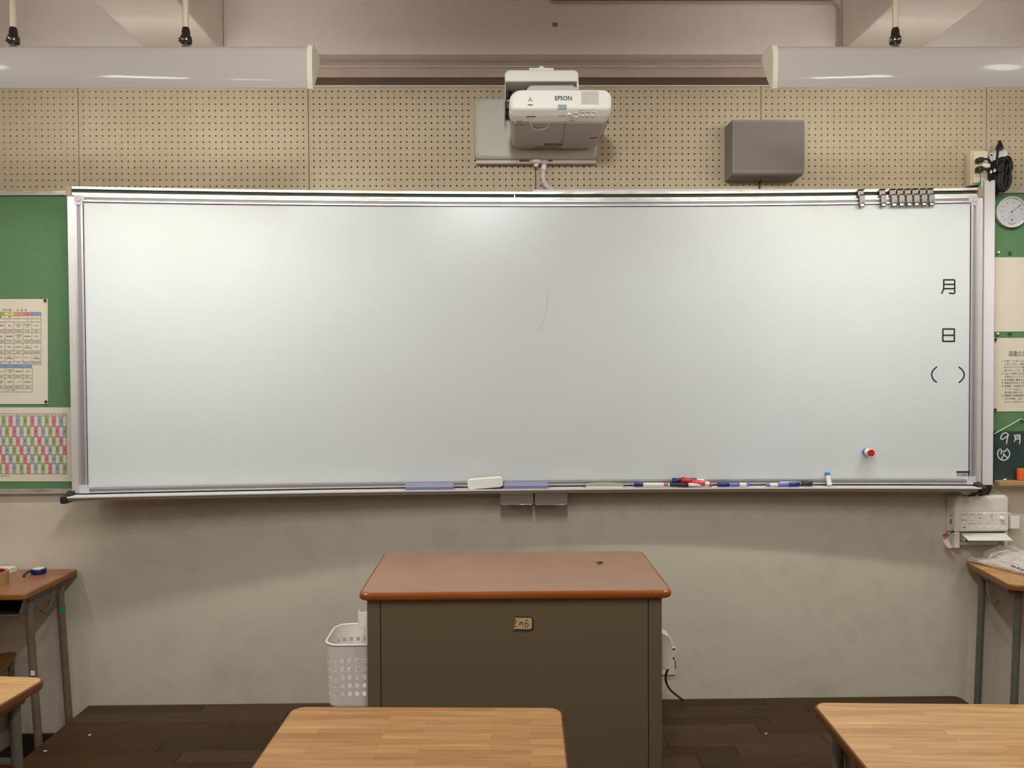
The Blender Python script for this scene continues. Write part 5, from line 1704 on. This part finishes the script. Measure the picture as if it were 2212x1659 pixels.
# ================================================================== DESKS
def desk(name_lbl, corner, rz, W, D, top='wood_top', edge='wood_edge', leg='leg_grey', which='right', splay=.02, leg_r=.0125, group=None, z=.745, th=.0215, anchor='BL', rc=.03, ixf=None, ixb=None, tray_in=.06, tray_h=.097, bar=True):
    """local frame: x to the right, y towards the wall, origin under the anchored back corner"""
    t = thing('student_desk', name_lbl, 'desk', (corner[0], corner[1], 0), rz, group)
    x0, x1 = (0, W) if anchor == 'BL' else (-W, 0)
    y0, y1 = -D, 0
    ge, gt_ = slab(rrect(x0, x1, y0, y1, rc, 5), z - th, z, .0045, 2)
    obj('top_edge', ge, edge, t)
    obj('desktop', gt_, top, t)
    zu = z - th - .0005
    ix, iy = .034, .075
    for sx in (0, 1):
        xx = x0 + ix if sx == 0 else x1 - ix
        s_ = -1 if sx == 0 else 1
        ff = xx + s_ * splay
        obj('side_rail', G().tube([(xx, y0 + iy - .02, zu - leg_r), (xx, y1 - iy + .02, zu - leg_r)], leg_r, 8), leg, t)
        for yy_ in (y0 + iy, y1 - iy):
            ixx = (ixf if yy_ < (y0 + y1) / 2 else ixb) or ix
            xl = x0 + ixx if sx == 0 else x1 - ixx
            ff = xl + s_ * splay
            lg_ = obj('leg', G().tube([(xl, yy_, zu - leg_r * 1.6), (xl + s_ * splay * .06, yy_, zu - .10), (ff, yy_, .012)], leg_r, 10), leg, t)
            obj('foot_cap', G().lathe((ff, yy_, .0002), (ff, yy_, 1), [(0, leg_r * 1.25), (.024, leg_r * 1.2), (.028, leg_r)], 10), 'black', lg_)
        obj('foot_rail', G().tube([(ff - s_ * splay * .12, y0 + iy + .012, .10), (ff - s_ * splay * .12, y1 - iy - .012, .10)], leg_r * .8, 8), leg, t)
        hy = (y0 + y1) / 2 - .03
        hkp = [(xx + s_ * leg_r, hy + .055, zu - leg_r), (xx + s_ * leg_r * 1.3, hy + .05, zu - .05), (xx + s_ * .016, hy + .03, zu - .075), (xx + s_ * .018, hy, zu - .085), (xx + s_ * .02, hy - .025, zu - .075), (xx + s_ * .022, hy - .038, zu - .058)]
        obj('bag_hook', G().tube(hkp, .0032, 6), 'leg_brown', t)
    # book tray under the top, open towards the user
    a, b_ = x0 + tray_in, x1 - tray_in
    zt_, zb2 = zu - .028, zu - .028 - tray_h
    ty0, ty1 = y0 + .03, y1 - .05
    g = G()
    g.box(a, b_, ty0, ty1, zb2, zb2 + .004)
    for xa, sgn in ((a, 1), (b_, -1)):
        g.add([(xa - sgn * .018, ty0, zu - .001), (xa, ty0, zb2), (xa, ty1, zb2), (xa - sgn * .018, ty1, zu - .001), (xa - sgn * .015, ty0, zu - .001), (xa + sgn * .003, ty0, zb2), (xa + sgn * .003, ty1, zb2), (xa - sgn * .015, ty1, zu - .001)],
              [(0, 1, 2, 3), (7, 6, 5, 4), (0, 4, 5, 1), (3, 2, 6, 7)])
    g.box(a, b_, ty1 - .003, ty1, zb2 + .004, zu - .001)
    tr2 = obj('book_tray', g, 'tray_steel', t)
    obj('tray_inside', G().box(a + .004, b_ - .004, ty0 + .002, ty1 - .004, zb2 + .0045, zb2 + .006).box(a + .004, b_ - .004, ty1 - .006, ty1 - .0035, zb2 + .0065, zu - .006), 'dark_in', tr2)
    if bar:
        obj('cross_bar', G().tube([(x0 + ix, y1 - iy, zu - .16), (x1 - ix, y1 - iy, zu - .16)], leg_r * .8, 8), leg, t)
    return t


G1 = 'student desks in the front row'
desk('light oak topped student desk in the front row before the lectern', (-.488, -1.268), math.radians(-1.9), .623, .45, top='wood_top_b', group=G1)
desk('light oak topped student desk in the front row at the lower right', (.715, -1.276), math.radians(-2.6), .65, .45, leg='leg_grey', group=G1)
desk('light oak topped student desk in the front row at the lower left corner', (-1.158, -1.083), math.radians(-5.7), .65, .45, anchor='BR', group=G1)
dl = desk('worn reddish brown topped desk against the wall at the left edge', (-1.668, -.006), 0.0, .60, .345, 'old_top', 'old_edge', 'leg_brown', anchor='BR', splay=.035, leg_r=.0135, rc=.022, tray_in=.04, tray_h=.034, bar=False, group='side desks along the front wall')
obj('tape_band', G().lathe((-.0295, -.075, .602), (-.0287, -.075, .618), [(0, .0141), (.016, .0141)], 12), 'tape_green', dl)
stk = at(68, 1456, -.30)
obj('leg_sticker', G().rbox(stk.x + 1.668 - .008, stk.x + 1.668 + .008, -.2875, -.2865, stk.z - .009, stk.z + .009, .0003, 1), 'white_plastic', dl)
dr_ = desk('oak topped desk under a crumpled plastic bag against the wall, right edge', (1.842, -.008), math.radians(-7.0), .60, .345, 'wood_top', 'edge_gloss', 'leg_grey', anchor='BL', splay=.020, leg_r=.0125, rc=.03, ixf=.066, ixb=.034, tray_in=.17, tray_h=.05, bar=False, group='side desks along the front wall')

# chair pushed under the left wall desk
ch = thing('school_chair', 'school chair with a brown wooden seat tucked under the desk at the left edge', 'chair', (-1.888, -.050, 0), math.radians(17))
SW, SD, SH = .38, .40, .435
obj('seat', G().prism(rrect(-SW, 0, -SD, 0, .02), 'z', SH - .012, SH), 'old_edge', ch)
for xx in (-.018, -SW + .018):
    obj('seat_rail', G().tube([(xx, -.012, SH - .025), (xx, -SD + .01, SH - .025)], .011, 8), 'leg_brown', ch)
    obj('leg', G().tube([(xx, -.02, SH - .030), (xx + (.012 if xx > -.1 else -.012), -.012, .006)], .0115, 8), 'leg_brown', ch)
    obj('back_post', G().tube([(xx, -SD + .02, .006), (xx, -SD - .005, SH), (xx, -SD - .05, .80)], .0115, 8), 'leg_brown', ch)
obj('backrest', G().rbox(-SW + .03, -.03, -SD - .050, -SD - .036, .66, .79, .005, 1), 'old_edge', ch)
obj('front_bar', G().tube([(-.018, -.02, .12), (-SW + .018, -.02, .12)], .009, 8), 'leg_brown', ch)

# ================================================================== THINGS ON THE SIDE DESKS
DZ = .7452
# roll of packing tape
t = thing('tape_roll', 'wide roll of brown packing tape with a crimson core on the left desk', 'tape', (-1.862, -.235, DZ))
def ringg(c, r0, r1, h):
    g = G()
    n = 32
    A = [(c[0] + r1 * math.cos(2 * pi * k / n), c[1] + r1 * math.sin(2 * pi * k / n)) for k in range(n)]
    B_ = [(c[0] + r0 * math.cos(2 * pi * k / n), c[1] + r0 * math.sin(2 * pi * k / n)) for k in range(n)]
    z0, z1 = c[2], c[2] + h
    vs = [(p[0], p[1], z0) for p in A] + [(p[0], p[1], z1) for p in A] + [(p[0], p[1], z1) for p in B_] + [(p[0], p[1], z0) for p in B_]
    fs = []
    for k in range(n):
        j = (k + 1) % n
        fs += [(k, j, n + j, n + k), (n + k, n + j, 2 * n + j, 2 * n + k), (2 * n + k, 2 * n + j, 3 * n + j, 3 * n + k), (3 * n + k, 3 * n + j, j, k)]
    return g.add(vs, fs)
q = atz(20, 1258, DZ)
cxr = q.x - .034
part(t, 'tape', ringg((cxr, -.235, DZ), .040, .050, .050), 'kraft')
part(t, 'core', ringg((cxr, -.235, DZ), .0375, .0398, .0505), 'crimson')
part(t, 'base_disc', G().lathe((cxr, -.235, DZ + .030), (cxr, -.235, 1), [(0, .0372), (.002, .0372)], 28), 'crimson')
t.location = (cxr, -.235, DZ)
for ch_ in t.children:
    me = ch_.data
    for v in me.vertices:
        v.co.x += -1.862 - cxr
# white book
q = atz(37, 1238.5, DZ)
t = thing('white_book', 'closed white book lying on the left desk behind the tape roll', 'book', (q.x - .08, -.085, DZ))
Mb = Matrix.Translation((q.x - .036, -.112, 0)) @ Matrix.Rotation(math.radians(-4), 4, 'Z')
part(t, 'pages', G().box(-.150, -.001, .002, .092, DZ + .0015, DZ + .0135).xf(Mb), 'paper')
part(t, 'cover', G().box(-.152, 0, 0, .094, DZ + .0137, DZ + .0152).box(-.152, 0, 0, .094, DZ, DZ + .0013).xf(Mb), 'er_white')
q = at(-4, 1224, -.05)
t = solo('white_paper', 'curled white paper standing on the white book at the left edge', 'paper',
         G().grid(lambda u, v: Vector((q.x + .012 - .10 * u + .004 * math.sin(v * 3) - .018 * (1 - v) * (1 - u), -.070 + .02 * v * v, DZ + .0156 + .022 * v)), 8, 6), 'er_white', (q.x - .04, -.06, DZ + .0155))
# blue tape measure / band
q0, q1 = atz(67, 1240, DZ), atz(96, 1240, DZ)
cxm, rm = (q0.x + q1.x) / 2, (q1.x - q0.x) / 2
t = thing('tape_measure', 'round navy blue tape measure with a short strap on the left desk', 'tape measure', (cxm, -.075, DZ))
part(t, 'case', G().lathe((cxm, -.075, DZ), (cxm, -.075, 1), [(0, rm * .9), (.003, rm), (.017, rm), (.020, rm * .92)], 24), 'navy')
part(t, 'white_face', G().lathe((cxm, -.075, DZ + .0201), (cxm, -.075, 1), [(0, rm * .80), (.0008, rm * .78)], 24), 'er_white')
part(t, 'strap', G().tube([(cxm - rm * .90, -.080, DZ + .012), (cxm - rm * 1.10, -.092, DZ + .012), (cxm - rm * 1.16, -.110, DZ + .008), (cxm - rm * 1.02, -.126, DZ + .0045), (cxm - rm * .82, -.122, DZ + .0045)], .0042, 7), 'pin_dark')

# crumpled plastic bag on the right desk
bgc = atz(2170, 1225, DZ)
t = thing('plastic_bag', 'crumpled translucent white plastic bag on the desk at the right edge', 'bag', (2.0, -.15, DZ))
rnd = random.Random(11)
ph = [rnd.uniform(0, 6.28) for _ in range(16)]


def wr(u, v):
    """sharp-edged crumple: ridges where folded sine waves meet"""
    a = 1 - 2 * abs(math.sin(u * 6.1 + v * 2.3 + ph[0] + .8 * math.sin(v * 5 + ph[4])))
    b_ = 1 - 2 * abs(math.sin(u * 3.7 - v * 8.3 + ph[1] + .9 * math.sin(u * 7 + ph[5])))
    c_ = 1 - 2 * abs(math.sin(u * 15.3 + v * 11.9 + ph[2]))
    return a * .45 + b_ * .40 + c_ * .20


def heap(u, v):
    # u along the bag to the right, v from the front edge to the back
    L0 = atz(2100, 1216, DZ)
    x = L0.x + .012 + (.38) * u
    yfr = -.040 - .205 * min(1, u * 2.4) ** .8
    yv = yfr + (-.030 - yfr) * v
    prof = math.sin(pi * min(1, v * 1.02)) ** .6
    rise = .012 + .046 * min(1, u * 3.2) ** .8
    z = DZ + .0012 + max(0, prof * rise * (1 + .42 * wr(u * 1.6, v)) + .004 * prof * wr(u * 4, v * 3))
    return Vector((x + .006 * wr(u * 2, v * 2 + .5), yv + .010 * wr(v, u * 2) * prof, max(z, DZ + .0012)))


part(t, 'body', G().grid(heap, 80, 56, smooth=False), 'film')


def roll(u, v):
    # flattened, crumpled front fold with pinched ridges
    a = 2 * pi * v
    P0 = atz(2102, 1211, DZ + .012); P1 = atz(2310, 1262, DZ + .012)
    c_ = P0.lerp(P1, u)
    h = .0075 + .0065 * min(1, u * 4) + .0025 * wr(u * 2, .3)
    w = .016 + .015 * min(1, u * 3)
    c_.z = DZ + .0022 + h * 1.25
    c_.y = -.038 - .205 * min(1, u * 1.75) ** .9 + .018
    k = 1 + .22 * wr(u * 2.2, v * 1.5) + .08 * wr(u * 7, v * 5)
    return c_ + Vector((0, math.cos(a) * w * k, math.sin(a) * h * k))


part(t, 'front_fold', G().grid(roll, 90, 32, smooth=False), 'film')


def loop(u, v):
    a = pi * u
    q_ = Vector((1.895 + .15 * (1 - math.cos(a)) / 2, -.055 - .040 * v + .012 * wr(u, v), 0))
    q_.z = DZ + .010 + (.064 - .014 * v) * math.sin(a) ** .5 + .005 * wr(u * 1.5, v) * math.sin(a)
    return q_


part(t, 'handle_loop', G().grid(loop, 40, 12, smooth=False), 'film_thin')
# bold black print on the front fold
gl = G()
def fold_pt(px, py):
    """nearest point of the front fold seen at a picture point"""
    bestd, bp = 1e9, None
    d = ray(px, py).normalized()
    for i in range(61):
        for j in range(31):
            p = FOLD[i][j]
            w_ = p - CAM
            dist = (w_ - d * w_.dot(d)).length
            if dist < bestd:
                bestd, bp = dist, p
    return CAM + d * ((bp - CAM).dot(d) - .0025)


FOLD = [[roll(.25 + .45 * i / 60, .36 + .40 * (j / 30)) for j in range(31)] for i in range(61)]
bgp = lambda u, v: fold_pt(2140 + u / 30.72, 1200 + v / 30.72)
gl.add([bgp(*p) for p in ((1280, 640), (1480, 668), (1690, 760), (1680, 800), (1560, 770), (1380, 705))], [(0, 1, 2, 3, 4, 5)])
gl.add([bgp(*p) for p in ((1720, 835), (1800, 780), (1900, 790), (1880, 870), (1830, 890))], [(0, 1, 2, 3, 4)])
gl.strokes([[(1990, 850), (2030, 850)], [(1920, 905), (1960, 935), (2050, 960)], [(2050, 900), (2075, 960)], [(2140, 940), (2212, 930)], [(2130, 990), (2212, 1000)]], 34, bgp)
part(t, 'print', gl, 'ink')

bpy.context.view_layer.update()
